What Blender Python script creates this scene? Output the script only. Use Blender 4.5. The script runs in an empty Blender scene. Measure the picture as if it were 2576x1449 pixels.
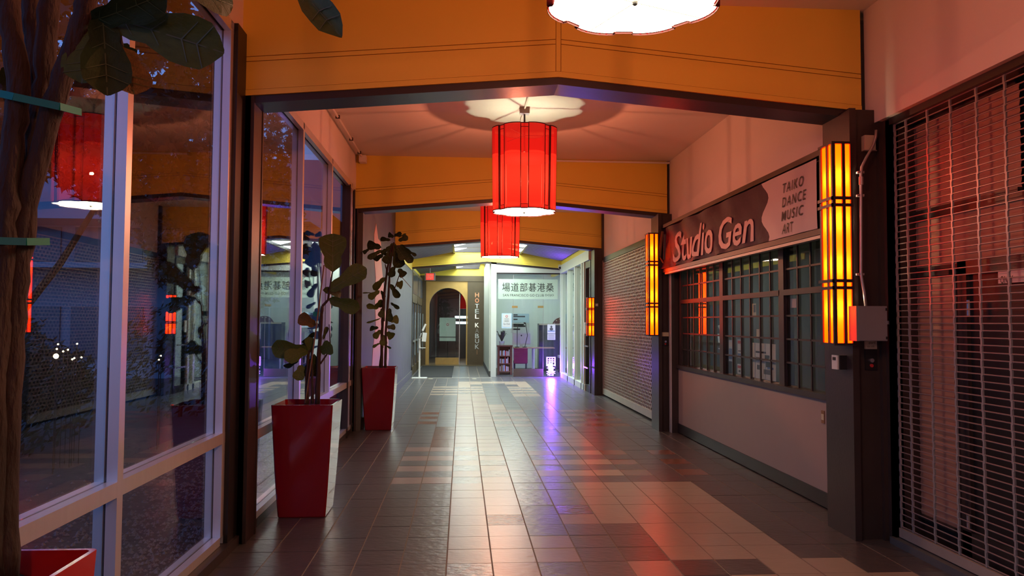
import bpy, math, random
from mathutils import Vector, Matrix
R = math.radians
C = bpy.context.scene.collection
random.seed(7)

# ------------------------------------------------------------------ camera
F, YAW, PIT, ROL, H = 1900.0, .0654, .0448, .005, 1.622      # focal length in pixels of a 2576 wide frame
_f = Vector((math.sin(YAW) * math.cos(PIT), math.cos(YAW) * math.cos(PIT), math.sin(PIT)))
_r = Vector((math.cos(YAW), -math.sin(YAW), 0)); _u = _r.cross(_f)
_r, _u = math.cos(ROL) * _r + math.sin(ROL) * _u, -math.sin(ROL) * _r + math.cos(ROL) * _u
CAM = Vector((0, 0, H))
cd = bpy.data.cameras.new('camera'); cam = bpy.data.objects.new('camera', cd); C.objects.link(cam)
cd.sensor_fit = 'HORIZONTAL'; cd.sensor_width = 36; cd.lens = F / 2576 * 36; cd.clip_start = .05
cam.matrix_world = Matrix(((_r.x, _u.x, -_f.x, 0), (_r.y, _u.y, -_f.y, 0), (_r.z, _u.z, -_f.z, H), (0, 0, 0, 1)))
S = bpy.context.scene; S.camera = cam
def ray(x, y): return _f + _r * ((x - 1288) / F) + _u * ((724.5 - y) / F)
def atY(x, y, Y): d = ray(x, y); return CAM + d * (Y / d.y)
def atX(x, y, X): d = ray(x, y); return CAM + d * (X / d.x)

# ------------------------------------------------------------------ sky, view
S.view_settings.view_transform = 'Standard'; S.view_settings.look = 'None'
S.view_settings.exposure = 0.0; S.view_settings.gamma = 1; S.view_settings.use_curve_mapping = False
S.cycles.use_denoising = True
S.cycles.max_bounces = 9; S.cycles.diffuse_bounces = 4; S.cycles.glossy_bounces = 5; S.cycles.transparent_max_bounces = 16
S.cycles.sample_clamp_indirect = 6.0; S.cycles.caustics_reflective = False; S.cycles.caustics_refractive = False
W = bpy.data.worlds.new('dusk_sky'); S.world = W; W.use_nodes = True
n = W.node_tree.nodes; l = W.node_tree.links
tc = n.new('ShaderNodeTexCoord'); sp = n.new('ShaderNodeSeparateXYZ'); cr = n.new('ShaderNodeValToRGB')
l.new(tc.outputs['Generated'], sp.inputs[0]); l.new(sp.outputs['Z'], cr.inputs[0])
cr.color_ramp.elements[0].color = (.13, .32, .86, 1); cr.color_ramp.elements[1].color = (.05, .14, .50, 1)
l.new(cr.outputs[0], n['Background'].inputs[0]); n['Background'].inputs[1].default_value = 1.2

# ------------------------------------------------------------------ materials
def mat(name, col, rough=.5, metal=0, var=.12, scale=6, bump=0, bscale=40, spec=.5, emit=None, es=1.0, stretch=None, detail=5, coat=0):
    m = bpy.data.materials.new(name); m.use_nodes = True
    N = m.node_tree.nodes; L = m.node_tree.links; b = N['Principled BSDF']
    b.inputs['Roughness'].default_value = rough; b.inputs['Metallic'].default_value = metal
    b.inputs['Specular IOR Level'].default_value = spec; b.inputs['Coat Weight'].default_value = coat
    t = N.new('ShaderNodeTexCoord'); mp = N.new('ShaderNodeMapping')
    if stretch: mp.inputs['Scale'].default_value = stretch
    L.new(t.outputs['Object'], mp.inputs[0])
    nz = N.new('ShaderNodeTexNoise'); nz.inputs['Scale'].default_value = scale; nz.inputs['Detail'].default_value = detail
    L.new(mp.outputs[0], nz.inputs['Vector'])
    mx = N.new('ShaderNodeMix'); mx.data_type = 'RGBA'
    mx.inputs['A'].default_value = tuple(max(0, c * (1 - var)) for c in col) + (1,)
    mx.inputs['B'].default_value = tuple(min(1, c * (1 + var)) for c in col) + (1,)
    L.new(nz.outputs['Fac'], mx.inputs['Factor']); L.new(mx.outputs['Result'], b.inputs['Base Color'])
    if bump:
        n2 = N.new('ShaderNodeTexNoise'); n2.inputs['Scale'].default_value = bscale; n2.inputs['Detail'].default_value = 6
        L.new(mp.outputs[0], n2.inputs['Vector'])
        bp = N.new('ShaderNodeBump'); bp.inputs['Strength'].default_value = bump; bp.inputs['Distance'].default_value = .02
        L.new(n2.outputs['Fac'], bp.inputs['Height']); L.new(bp.outputs[0], b.inputs['Normal'])
    if emit:
        b.inputs['Emission Color'].default_value = tuple(emit) + (1,); b.inputs['Emission Strength'].default_value = es
    return m
def glass(name, tint=(.93, .96, .95), f0=.06, rough=0.0):
    m = bpy.data.materials.new(name); m.use_nodes = True
    N = m.node_tree.nodes; L = m.node_tree.links
    N.remove(N['Principled BSDF']); out = N['Material Output']
    g = N.new('ShaderNodeNewGeometry'); dt = N.new('ShaderNodeVectorMath'); dt.operation = 'DOT_PRODUCT'
    L.new(g.outputs['Normal'], dt.inputs[0]); L.new(g.outputs['Incoming'], dt.inputs[1])
    def mth(op, a, b=None):
        k = N.new('ShaderNodeMath'); k.operation = op
        for i, v in enumerate((a, b)):
            if v is None: continue
            if isinstance(v, (int, float)): k.inputs[i].default_value = v
            else: L.new(v, k.inputs[i])
        return k.outputs[0]
    c = mth('ABSOLUTE', dt.outputs['Value']); k5 = mth('POWER', mth('SUBTRACT', 1.0, c), 5.0)
    fac = mth('ADD', mth('MULTIPLY', k5, 1 - f0), f0)                 # Schlick's reflectance of a glass face
    tr = N.new('ShaderNodeBsdfTransparent'); tr.inputs[0].default_value = tint + (1,)
    gl = N.new('ShaderNodeBsdfGlossy'); gl.inputs['Roughness'].default_value = rough
    mx = N.new('ShaderNodeMixShader'); L.new(fac, mx.inputs[0]); L.new(tr.outputs[0], mx.inputs[1]); L.new(gl.outputs[0], mx.inputs[2])
    L.new(mx.outputs[0], out.inputs[0]); return m
def shade_mat(name, emit, es, trans, clear=None):
    m = bpy.data.materials.new(name); m.use_nodes = True
    N = m.node_tree.nodes; L = m.node_tree.links
    N.remove(N['Principled BSDF']); out = N['Material Output']
    e = N.new('ShaderNodeEmission'); e.inputs[0].default_value = emit + (1,); e.inputs[1].default_value = es
    t = N.new('ShaderNodeBsdfTranslucent'); t.inputs[0].default_value = trans + (1,)
    t2 = N.new('ShaderNodeTexCoord'); nz = N.new('ShaderNodeTexNoise'); nz.inputs['Scale'].default_value = 60
    L.new(t2.outputs['Object'], nz.inputs['Vector'])
    bp = N.new('ShaderNodeBump'); bp.inputs['Strength'].default_value = .05; L.new(nz.outputs['Fac'], bp.inputs['Height']); L.new(bp.outputs[0], t.inputs['Normal'])
    a = N.new('ShaderNodeAddShader'); L.new(e.outputs[0], a.inputs[0]); L.new(t.outputs[0], a.inputs[1]); L.new(a.outputs[0], out.inputs[0])
    if clear:                                                        # clear part added so the inner fill light reaches the walls, tinted
        c = N.new('ShaderNodeBsdfTransparent'); c.inputs[0].default_value = clear + (1,)
        a2 = N.new('ShaderNodeAddShader'); L.new(a.outputs[0], a2.inputs[0]); L.new(c.outputs[0], a2.inputs[1]); L.new(a2.outputs[0], out.inputs[0])
    return m
M = {}
M['plaster'] = mat('wall_plaster', (.74, .70, .64), .7, var=.05, scale=2, bump=.05, bscale=90)
M['ceil'] = mat('ceiling_plaster', (.74, .70, .64), .75, var=.05, scale=1.5, bump=.04, bscale=70)
M['yellow'] = mat('yellow_beam_paint', (.80, .60, .08), .5, var=.05, scale=2, bump=.02)
M['groove'] = mat('beam_joint', (.30, .15, .02), .7, var=.1)
M['steel'] = mat('dark_brown_steel', (.026, .020, .022), .36, var=.2, scale=5, bump=.03)
M['brown'] = mat('dark_brown_paint', (.036, .026, .024), .38, var=.25, scale=6, bump=.04)
M['alu'] = mat('brushed_aluminium', (.78, .78, .80), .36, metal=.6, var=.06, scale=30, stretch=(1, 1, .05), bump=.02)
M['alud'] = mat('grey_anodised_rail', (.36, .33, .33), .4, metal=.7, var=.1)
M['gasket'] = mat('black_rubber', (.006, .006, .006), .6, var=.1)
M['glass'] = glass('window_glass', f0=.07)
M['glass_s'] = glass('shop_glass', f0=.05)
M['grout'] = mat('floor_grout', (.23, .175, .135), .75, var=.2, scale=12)
TILE = {}
def tile_mat(k, col, rough, b=.20, var=.22):
    TILE[k] = mat('floor_tile_' + k, col, rough, var=var, scale=7, bump=b, bscale=14, spec=.65, stretch=(1, 1.6, 1))
tile_mat('slate', (.085, .085, .092), .30); tile_mat('dark', (.075, .062, .062), .32)
tile_mat('beige', (.34, .265, .20), .30, .10, .12); tile_mat('rose', (.30, .20, .165), .30, .10, .12)
tile_mat('rust', (.21, .075, .042), .24, .12); tile_mat('taupe', (.15, .105, .092), .26, .4); tile_mat('mist', (.19, .185, .18), .27, .2)
M['planter'] = mat('dark_red_gloss', (.20, .006, .012), .12, var=.05, coat=.5)
M['planter_b'] = mat('bright_red_gloss', (.55, .012, .010), .15, var=.05, coat=.5)
M['soil'] = mat('potting_soil', (.022, .015, .010), .9, var=.6, scale=60, bump=.8, bscale=120)
M['bark'] = mat('fig_bark', (.052, .031, .023), .85, var=.6, scale=22, bump=1.0, bscale=55, stretch=(1, 1, .25))
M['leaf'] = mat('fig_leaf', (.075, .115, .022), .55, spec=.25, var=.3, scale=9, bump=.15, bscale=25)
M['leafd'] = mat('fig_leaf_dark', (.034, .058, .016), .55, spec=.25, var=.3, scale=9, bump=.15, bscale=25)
M['leafy'] = mat('fig_leaf_withered', (.20, .105, .022), .5, var=.5, scale=14, bump=.25, bscale=25)
M['rib'] = mat('leaf_vein', (.095, .125, .040), .5)
M['tie'] = mat('green_garden_tape', (.005, .24, .19), .4)
M['cane'] = mat('bamboo_cane', (.24, .13, .06), .6)
M['black'] = mat('black_satin', (.012, .011, .012), .4)
M['white'] = mat('white_enamel', (.72, .74, .70), .35, var=.03)
M['offwhite'] = mat('pale_painted_frame', (.54, .58, .52), .4, var=.05)
M['conduit'] = mat('steel_conduit', (.42, .40, .40), .4, metal=.7, var=.2)
M['box'] = mat('grey_metal_box', (.22, .22, .24), .45, metal=.2, var=.08)
M['red_btn'] = mat('red_button', (.5, .03, .03), .4)
M['label_y'] = mat('cream_sticker', (.55, .50, .34), .6)
M['ink'] = mat('black_ink', (.008, .008, .009), .6)
M['inkg'] = mat('grey_ink', (.08, .08, .09), .6)
M['inkb'] = mat('blue_ink', (.10, .20, .42), .6)
M['inkr'] = mat('red_ink', (.5, .04, .04), .6)
M['paper'] = mat('paper', (.55, .57, .56), .7, var=.04)
M['paperb'] = mat('pale_blue_paper', (.42, .56, .66), .7, var=.06)
M['bannerp'] = mat('purple_banner_vinyl', (.040, .013, .038), .5, var=.35, scale=3, bump=.35, bscale=6, spec=.2)
M['bannerw'] = mat('white_banner_vinyl', (.62, .52, .52), .45, var=.05, bump=.15, bscale=5)
M['letterp'] = mat('pink_lettering', (.72, .48, .46), .5, var=.04)
M['knee'] = mat('beige_wall_panel', (.34, .26, .23), .55, var=.04, bump=.02)
M['grille'] = mat('shutter_metal', (.44, .37, .32), .4, metal=.4, var=.15)
M['grillerod'] = mat('grille_rod_metal', (.34, .26, .25), .35, metal=.4, var=.15)
M['linkm'] = mat('grille_link_metal', (.36, .35, .36), .35, metal=.4, var=.1)
M['bottombar'] = mat('pale_bottom_bar', (.50, .50, .44), .45, metal=.2, var=.1, bump=.05)
M['concrete'] = mat('grey_concrete', (.085, .085, .088), .6, var=.22, scale=2.5, bump=.15, bscale=30)
M['streak'] = mat('flat_pink', (.70, .40, .36), .5, var=.1)
M['deck'] = mat('corrugated_steel_deck', (.22, .22, .23), .4, metal=.5, var=.15)
M['gold'] = mat('bronze_gold_panel', (.44, .28, .09), .42, metal=.3, var=.18, scale=4)
M['bronze'] = mat('dark_bronze_panel', (.085, .062, .035), .45, metal=.2, var=.15)
M['brass'] = mat('brass_plate', (.46, .34, .13), .35, metal=.8, var=.2)
M['mat'] = mat('black_rubber_mat', (.014, .014, .016), .85, bump=.5, bscale=150)
M['shopwall'] = mat('shop_wall_paint', (.66, .72, .68), .7, var=.03)
M['wood'] = mat('red_brown_wood', (.13, .04, .025), .4, var=.3, scale=5, stretch=(1, 1, .2))
M['woodl'] = mat('light_wood', (.42, .26, .16), .45, var=.2)
M['maroon'] = mat('maroon_fabric', (.16, .010, .040), .8, bump=.2, bscale=90)
M['silver'] = mat('silver_shell', (.55, .56, .58), .3, metal=.5, var=.03)
M['blind'] = mat('brown_window_shade', (.46, .24, .16), .8, var=.12, scale=5)
M['interior'] = mat('dim_interior_wall', (.24, .26, .22), .8, var=.15, scale=2)
M['asph'] = mat('garden_soil', (.05, .045, .045), .9, var=.4, scale=9, bump=.5, bscale=50)
M['pebble'] = mat('grey_pebble', (.16, .14, .14), .7, var=.5, scale=30)
M['rock'] = mat('garden_rock', (.17, .14, .14), .85, var=.3, scale=6, bump=.6, bscale=14)
M['shrub'] = mat('shrub_leaf', (.020, .034, .016), .6, var=.5)
M['maple'] = mat('maple_leaf', (.034, .030, .014), .6, var=.5)
M['bldg'] = mat('far_building_wall', (.26, .29, .36), .7, var=.06)
M['bldgd'] = mat('far_building_window', (.05, .08, .13), .15, var=.2)
M['knobm'] = mat('chrome', (.6, .6, .6), .2, metal=.9)
M['cream'] = mat('lamp_diffuser', (.8, .76, .66), .5, var=.02, emit=(1.0, .82, .56), es=24)
M['red'] = shade_mat('red_shade_cloth', (1.0, .012, .010), .50, (.030, .0012, .0005), (.33, .110, .068))
M['redseam'] = mat('dark_red_seam', (.08, .004, .004), .7)
M['lite'] = mat('fluorescent_panel', (.8, .85, .82), .5, emit=(.84, 1.0, .90), es=12.0)
M['skyl'] = mat('backlit_skylight_panel', (.8, .85, .84), .5, emit=(.86, 1.0, .96), es=14.0)
M['light_stop'] = mat('matt_black_light_stop', (.002, .002, .002), 1.0, spec=0.0)
M['neon'] = mat('violet_neon_tube', (.8, .7, .9), .4, emit=(.27, .095, 1.0), es=8.0)
M['exit'] = mat('exit_sign_face', (.5, .02, .02), .5, emit=(1.0, .05, .035), es=1.1)
M['amber'] = shade_mat('amber_lantern_panel', (1.0, .017, .000), 14.0, (.12, .19, .035))
M['warm'] = mat('warm_bulb', (.8, .7, .5), .5, emit=(1, .75, .4), es=14)
M['teal'] = mat('bar_light', (.7, .8, .8), .5, emit=(.7, .95, 1.0), es=3.0)
M['redfab'] = mat('red_fabric', (.35, .012, .012), .7, emit=(.5, .02, .015), es=.25)

# ------------------------------------------------------------------ helpers
ORG = {}
class MB:
    def __init__(s): s.v = []; s.f = []; s.mi = []; s.sm = False
    def add(s, vs, fs, mi=0):
        o = len(s.v); s.v += [Vector(v) for v in vs]; s.f += [[o + i for i in f] for f in fs]; s.mi += [mi] * len(fs); return s
    def box(s, x0, y0, z0, x1, y1, z1, mi=0):
        vs = [(x, y, z) for z in (z0, z1) for y in (y0, y1) for x in (x0, x1)]
        return s.add(vs, [(0, 2, 3, 1), (4, 5, 7, 6), (0, 1, 5, 4), (2, 6, 7, 3), (0, 4, 6, 2), (1, 3, 7, 5)], mi)
    def bar(s, a, b, w, h, up=(0, 0, 1)):                              # square bar from a to b
        a, b = Vector(a), Vector(b); d = (b - a).normalized(); x = d.cross(Vector(up))
        if x.length < 1e-4: x = d.cross(Vector((1, 0, 0)))
        x.normalize(); y = x.cross(d); x *= w / 2; y *= h / 2
        vs = [p + sx * x + sy * y for p in (a, b) for sx, sy in ((-1, -1), (1, -1), (1, 1), (-1, 1))]
        return s.add(vs, [(0, 1, 2, 3), (7, 6, 5, 4), (0, 4, 5, 1), (1, 5, 6, 2), (2, 6, 7, 3), (3, 7, 4, 0)])
    def tube(s, pts, r, n=8):
        pts = [Vector(p) for p in pts]; rs = r if isinstance(r, (list, tuple)) else [r] * len(pts); rings = []
        for i, p in enumerate(pts):
            d = (pts[min(i + 1, len(pts) - 1)] - pts[max(i - 1, 0)]).normalized()
            x = d.cross(Vector((0, 1, 0)) if abs(d.y) < .9 else Vector((1, 0, 0))).normalized(); y = x.cross(d)
            rings.append([p + rs[i] * (math.cos(2 * math.pi * k / n) * x + math.sin(2 * math.pi * k / n) * y) for k in range(n)])
        vs = [v for q in rings for v in q]; fs = []
        for i in range(len(pts) - 1):
            for k in range(n): fs.append((i * n + k, (i + 1) * n + k, (i + 1) * n + (k + 1) % n, i * n + (k + 1) % n))
        fs.append(tuple(range(n))); fs.append(tuple(reversed(range((len(pts) - 1) * n, len(pts) * n))))
        return s.add(vs, fs)
    def prism(s, poly, fn, d0, d1):                                   # poly of (a,b); fn(a,b,d) -> point
        k = len(poly); vs = [fn(a, b, d0) for a, b in poly] + [fn(a, b, d1) for a, b in poly]
        fs = [tuple(range(k)), tuple(reversed(range(k, 2 * k)))] + [(i, k + i, k + (i + 1) % k, (i + 1) % k) for i in range(k)]
        return s.add(vs, fs)
    def strip(s, A, B):                                               # quads between two point rows
        k = len(A); return s.add(list(A) + list(B), [(i, i + 1, k + i + 1, k + i) for i in range(k - 1)])
    def disc(s, c, r, n=24, z=None, ax='z'):
        c = Vector(c)
        vs = [c + Vector((r * math.cos(2 * math.pi * k / n), r * math.sin(2 * math.pi * k / n), 0)) if ax == 'z' else
              c + Vector((r * math.cos(2 * math.pi * k / n), 0, r * math.sin(2 * math.pi * k / n))) for k in range(n)]
        return s.add(vs, [tuple(range(n))])
    def ball(s, c, r, n=10, m=6, sc=(1, 1, 1)):
        c = Vector(c); vs = [c + Vector((r * sc[0] * math.sin(math.pi * i / m) * math.cos(2 * math.pi * k / n), r * sc[1] * math.sin(math.pi * i / m) * math.sin(2 * math.pi * k / n), r * sc[2] * math.cos(math.pi * i / m))) for i in range(m + 1) for k in range(n)]
        return s.add(vs, [(i * n + k, (i + 1) * n + k, (i + 1) * n + (k + 1) % n, i * n + (k + 1) % n) for i in range(m) for k in range(n)])
    def mesh(s, name, mats, off=Vector()):
        me = bpy.data.meshes.new(name); me.from_pydata([tuple(v - off) for v in s.v], [], s.f)
        for m in (mats if isinstance(mats, (list, tuple)) else [mats]): me.materials.append(m)
        if any(s.mi): me.polygons.foreach_set('material_index', s.mi)
        if s.sm: me.polygons.foreach_set('use_smooth', [True] * len(me.polygons))
        me.update(); return me
    def build(s, name, mats, parent=None, smooth=False):
        s.sm = smooth
        if parent is None:
            lo = Vector((min(v[i] for v in s.v) for i in range(3))); hi = Vector((max(v[i] for v in s.v) for i in range(3)))
            off = Vector(((lo.x + hi.x) / 2, (lo.y + hi.y) / 2, lo.z))
        else: off = ORG[parent.name]
        o = bpy.data.objects.new(name, s.mesh(name, mats, off)); C.objects.link(o); ORG[o.name] = off
        if parent is None: o.location = off
        else: o.parent = parent
        return o
def B(*a): return MB().box(*a)
def tag(o, label=None, cat=None, group=None, kind=None):
    for k, v in (('label', label), ('category', cat), ('group', group), ('kind', kind)):
        if v: o[k] = v
    return o
def thing(name, loc, label, cat, group=None, kind=None):
    o = bpy.data.objects.new(name, None); o.empty_display_size = .1; C.objects.link(o); o.location = loc; ORG[o.name] = Vector(loc)
    return tag(o, label, cat, group, kind)
def struct(name, loc, label, cat='building part'): return thing(name, loc, label, cat, kind='structure')
def inst(name, me, parent, loc=(0, 0, 0), mw=None):
    """an object that shares a mesh; loc or mw in world coordinates"""
    o = bpy.data.objects.new(name, me); C.objects.link(o); off = ORG[parent.name] if parent else Vector()
    if mw is not None: o.matrix_basis = Matrix.Translation(-off) @ mw
    else: o.location = Vector(loc) - off
    ORG[o.name] = off
    if parent: o.parent = parent
    return o
def copy_tree(o, parent=None):
    c = o.copy(); C.objects.link(c); c.parent = parent; ORG[c.name] = ORG.get(o.name, Vector())
    for ch in list(o.children): copy_tree(ch, c)
    return c
def text(name, s, parent, mat_, size, origin, xdir, ydir, depth=.002, align='CENTER', shear=0, space=1.0, bold=0.0, width=None, height=None):
    """flat lettering: origin is the centre of the line, xdir/ydir its axes in the world"""
    cu = bpy.data.curves.new(name, 'FONT'); cu.body = s; cu.size = 1; cu.align_x = 'LEFT'; cu.extrude = 0; cu.shear = shear
    cu.space_character = space; cu.offset = bold; cu.resolution_u = 3
    t = bpy.data.objects.new(name, cu); C.objects.link(t)
    dg = bpy.context.evaluated_depsgraph_get(); me = bpy.data.meshes.new_from_object(t.evaluated_get(dg))
    bpy.data.objects.remove(t); bpy.data.curves.remove(cu)
    vs = [v.co.copy() for v in me.vertices]
    x0 = min(v.x for v in vs); x1 = max(v.x for v in vs); y0 = min(v.y for v in vs); y1 = max(v.y for v in vs)
    kx = (width / (x1 - x0)) if width else size; ky = (height / (y1 - y0)) if height else (kx if not size else size)
    xd, yd = Vector(xdir).normalized(), Vector(ydir).normalized(); off = ORG[parent.name]
    for v in me.vertices:
        p = Vector(origin) + xd * ((v.co.x - (x0 + x1) / 2) * kx) + yd * ((v.co.y - (y0 + y1) / 2) * ky); v.co = p - off
    me.name = name; me.materials.clear(); me.materials.append(mat_)
    o = bpy.data.objects.new(name, me); C.objects.link(o); o.parent = parent; ORG[o.name] = off; return o
def light(name, kind, parent, loc, power, col, radius=.05):
    d = bpy.data.lights.new(name, kind); d.energy = power; d.color = col; d.shadow_soft_size = radius
    o = bpy.data.objects.new(name, d); C.objects.link(o); o.parent = parent; o.location = Vector(loc) - ORG[parent.name]; ORG[o.name] = ORG[parent.name]; return o

# frames of the arcade: front face Y, depth
FR = [(0.05, .28), (5.68, .28), (11.33, .28), (16.85, .28), (22.28, .12)]
XL, XR = -1.56, 2.94                       # inner faces of the steel columns
CEIL = 4.10
RIDGE = .72
def beam_z(x, e=3.30, p=3.50): return e + (p - e) * (1 - abs(x - RIDGE) / (RIDGE - XL)) if True else 0

# ================================================================== STRUCTURE
# ---- floor: slab plus tiles
CX, Y0, TW, TD = -.0927, 5.159, .305, .3149
fl = B(-1.75, -5.5, -.12, 3.6, 28.6, -.0035).build('floor', M['grout'])
tag(fl, 'tiled arcade floor of slate and beige tiles', 'floor', kind='structure')
def tile_kind(c, r):
    odd = r % 2 == 1
    if r <= -2: return 'dark' if (c < 0 or c in (2, 3, 5)) else 'beige' if c in (6, 7, 8, 9) else 'slate'
    if r == -1: return {0: 'mist', 1: 'rose', 2: 'slate', 3: 'slate', 4: 'rose', 5: 'dark', 6: 'dark', 7: 'beige', 8: 'beige'}.get(c, 'dark')
    if 0 <= r <= 7:
        if c in (0, 1): return 'taupe' if (c, r) == (1, 3) else 'beige'
        if c == 2: return 'rose' if r < 2 else 'mist' if r > 4 else 'slate'
        if c == 3: return 'rose' if r == 3 else 'taupe' if r == 4 else 'mist' if r > 4 else 'slate'
        if c == 4: return 'dark' if r < 3 else 'beige'
        if 5 <= c <= 7: return 'beige'
        return 'dark'
    if 8 <= r <= 14:
        if c in (-2, -1): return 'dark' if odd else 'rose'
        if c == 0: return 'beige' if odd else 'mist'
        if c == 1: return 'mist' if odd else 'beige'
        if c == 2: return 'mist'
        if 3 <= c <= 5: return 'beige' if odd else ('slate' if c > 3 else 'mist')
        if c in (6, 8): return 'rust' if odd else 'dark'
        return 'dark'
    if r <= 20:
        if c == -1: return 'rust'
        if c in (0, 1): return 'beige'
        if c in (2, 3): return 'mist'
        if c == 4: return 'beige' if r < 18 else 'mist'
        if c == 5: return 'rose'
        return 'dark'
    if r <= 27:
        if c == -2: return 'rust' if r in (22, 24, 26) else 'dark'
        if c in (0, 1): return 'rose' if (r + c) % 3 else 'beige'
        if c in (2, 3): return 'rose' if odd else 'mist'
        if 6 <= c <= 8: return 'rust' if odd else 'dark'
        return 'slate'
    if r <= 35:
        if c in (0, 1): return 'beige' if (r + c) % 3 else 'rose'
        if c == 2: return 'beige' if r < 31 else 'slate'
        if c == 3: return 'slate'
        if c in (4, 5): return 'mist'
        return 'slate'
    if r <= 43:
        if c in (-2, -1): return 'beige' if odd else 'slate'
        if c in (0, 1, 4, 5): return 'beige' if (odd or r in (36, 37)) else 'mist'
        return 'slate'
    if r <= 48 and 0 <= c <= 5: return 'slate' if (c in (1, 4) and r in (44, 45)) else 'beige' if (r > 46 or c in (0, 1, 4, 5)) else 'slate'
    return 'slate'
g = .0028; gx = .0052
tm = {k: B(gx, g, -.03, TW - gx, TD - g, 0).mesh('tile', m) for k, m in TILE.items()}
vis = []; rest = []
for r in range(-4, 72):
    for c in range(-6, 11):
        x = CX + c * TW; y = Y0 + r * TD
        if x + TW < -1.66 or x > 3.30 or y > 28.2 or (y > 22.2 and x > .85): continue
        q = (Vector((x + .15, y + .15, 0)) - CAM); px = 1288 + F * q.dot(_r) / q.dot(_f); py = 724.5 - F * q.dot(_u) / q.dot(_f)
        ok = -20 < px < 2600 and py < 1500
        (vis if ok and len(vis) < 300 else rest).append((c, r, x, y))
for c, r, x, y in vis:
    o = inst('tile', tm[tile_kind(c, r)], fl, (x, y, random.uniform(-.0012, .0006)))
    o.rotation_euler = (random.uniform(-.0015, .0015), random.uniform(-.0015, .0015), 0)
kinds = list(TILE); mb = MB()
for c, r, x, y in rest:
    z = random.uniform(-.001, .0005); mb.box(x + gx, y + g, -.03, x + TW - gx, y + TD - g, z, kinds.index(tile_kind(c, r)))
tag(mb.build('tile_field', [TILE[k] for k in kinds], fl), kind='stuff')

# ---- ceiling over the first three bays
ce = B(-1.9, -5.5, CEIL, 3.6, 16.95, CEIL + .12).build('ceiling', M['ceil']); tag(ce, 'pale plaster ceiling over the near bays of the arcade', 'ceiling', kind='structure')

# ---- portal frames: steel columns, sloped flange, yellow fascia
def portal(i, Yf, d, left=True, right=True, glow=None):
    t = struct('trim_%d' % i, (RIDGE, Yf, 0), ['', 'yellow gabled beam on brown steel columns behind the camera', 'large yellow gabled beam with dark flange above the first pair of brown columns',
               'yellow gabled beam behind the nearer red lantern', 'yellow gabled beam in front of the corrugated roof', 'lime yellow gabled beam above the board game club front'][i], 'roof beam')
    e, p = (3.30, 3.50) if i < 5 else (3.21, 3.40)
    ys = Yf; xl, xr = -1.66, 3.12
    top = CEIL if i < 5 else 3.86
    # fascia: lower band, thin middle strip, upper panel in two halves with a batten at the ridge
    za = lambda x: e + (p - e) * (1 - abs(x - RIDGE) / 2.3)
    fn = lambda a, b, dd: (a, dd, b)
    for xa, xb, g_ in ((xl, RIDGE, -.022), (RIDGE, xr, .022)):
        x0, x1 = (xa, xb + g_) if g_ < 0 else (xa + g_, xb)
        for h0, h1 in ((.046, .255), (.261, .292), (.298, None)):
            poly = [(x0, za(x0) + h0), (x1, za(x1) + h0), (x1, (za(x1) + h1) if h1 else top), (x0, (za(x0) + h1) if h1 else top)]
            MB().prism(poly, fn, ys, ys + d).build('fascia_panel', M['yellow'], t)
        poly = [(xa, za(xa)), (xb, za(xb)), (xb, za(xb) + .042), (xa, za(xa) + .042)]
        MB().prism(poly, fn, ys - .006, ys + d - .03).build('fascia_moulding', M['yellow'], t)
        poly = [(xa, za(xa) - .055), (xb, za(xb) - .055), (xb, za(xb)), (xa, za(xa))]
        MB().prism(poly, fn, ys + .01, ys + d + .01).build('flange', M['steel'], t)
    B(RIDGE - .017, ys, p + .046, RIDGE + .017, ys + d, top).build('ridge_batten', M['yellow'], t)
    za = lambda x: e + (p - e) * (1 - abs(x - RIDGE) / 2.3)
    poly = [(xl, za(xl) + .02), (RIDGE, p + .02), (xr, za(xr) + .02), (xr, top - .005), (xl, top - .005)]
    MB().prism(poly, lambda a, b, dd: (a, dd, b), ys + .012, ys + d - .012).build('beam_core', M['groove'], t)
    if left:
        m = MB().box(-1.65, Yf, 0, XL, Yf + .03, e + .02).box(-1.65, Yf + d - .03, 0, XL, Yf + d, e + .02).box(-1.65, Yf, 0, -1.585, Yf + d, e + .02)
        m.box(-1.60, Yf + .03, 0, XL - .006, Yf + d - .03, e)
        m.build('column', M['brown'], t)
    if right:
        x1 = 3.20
        m = MB().box(XR, Yf - .15, 0, XR + .035, Yf + d, e - .03).box(XR + .03, Yf - .11, 0, x1, Yf + d - .03, e - .03).box(XR + .035, Yf - .15, 0, XR + .05, Yf - .10, e - .03)
        m.box(x1 - .03, Yf - .15, 0, x1, Yf - .1, e - .03)
        m.build('column', M['brown'], t)
    return t
portal(1, *FR[0]); portal(2, *FR[1]); portal(3, *FR[2]); T4 = portal(4, *FR[3], left=False)
T5 = portal(5, *FR[4], left=False, right=False)

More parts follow.
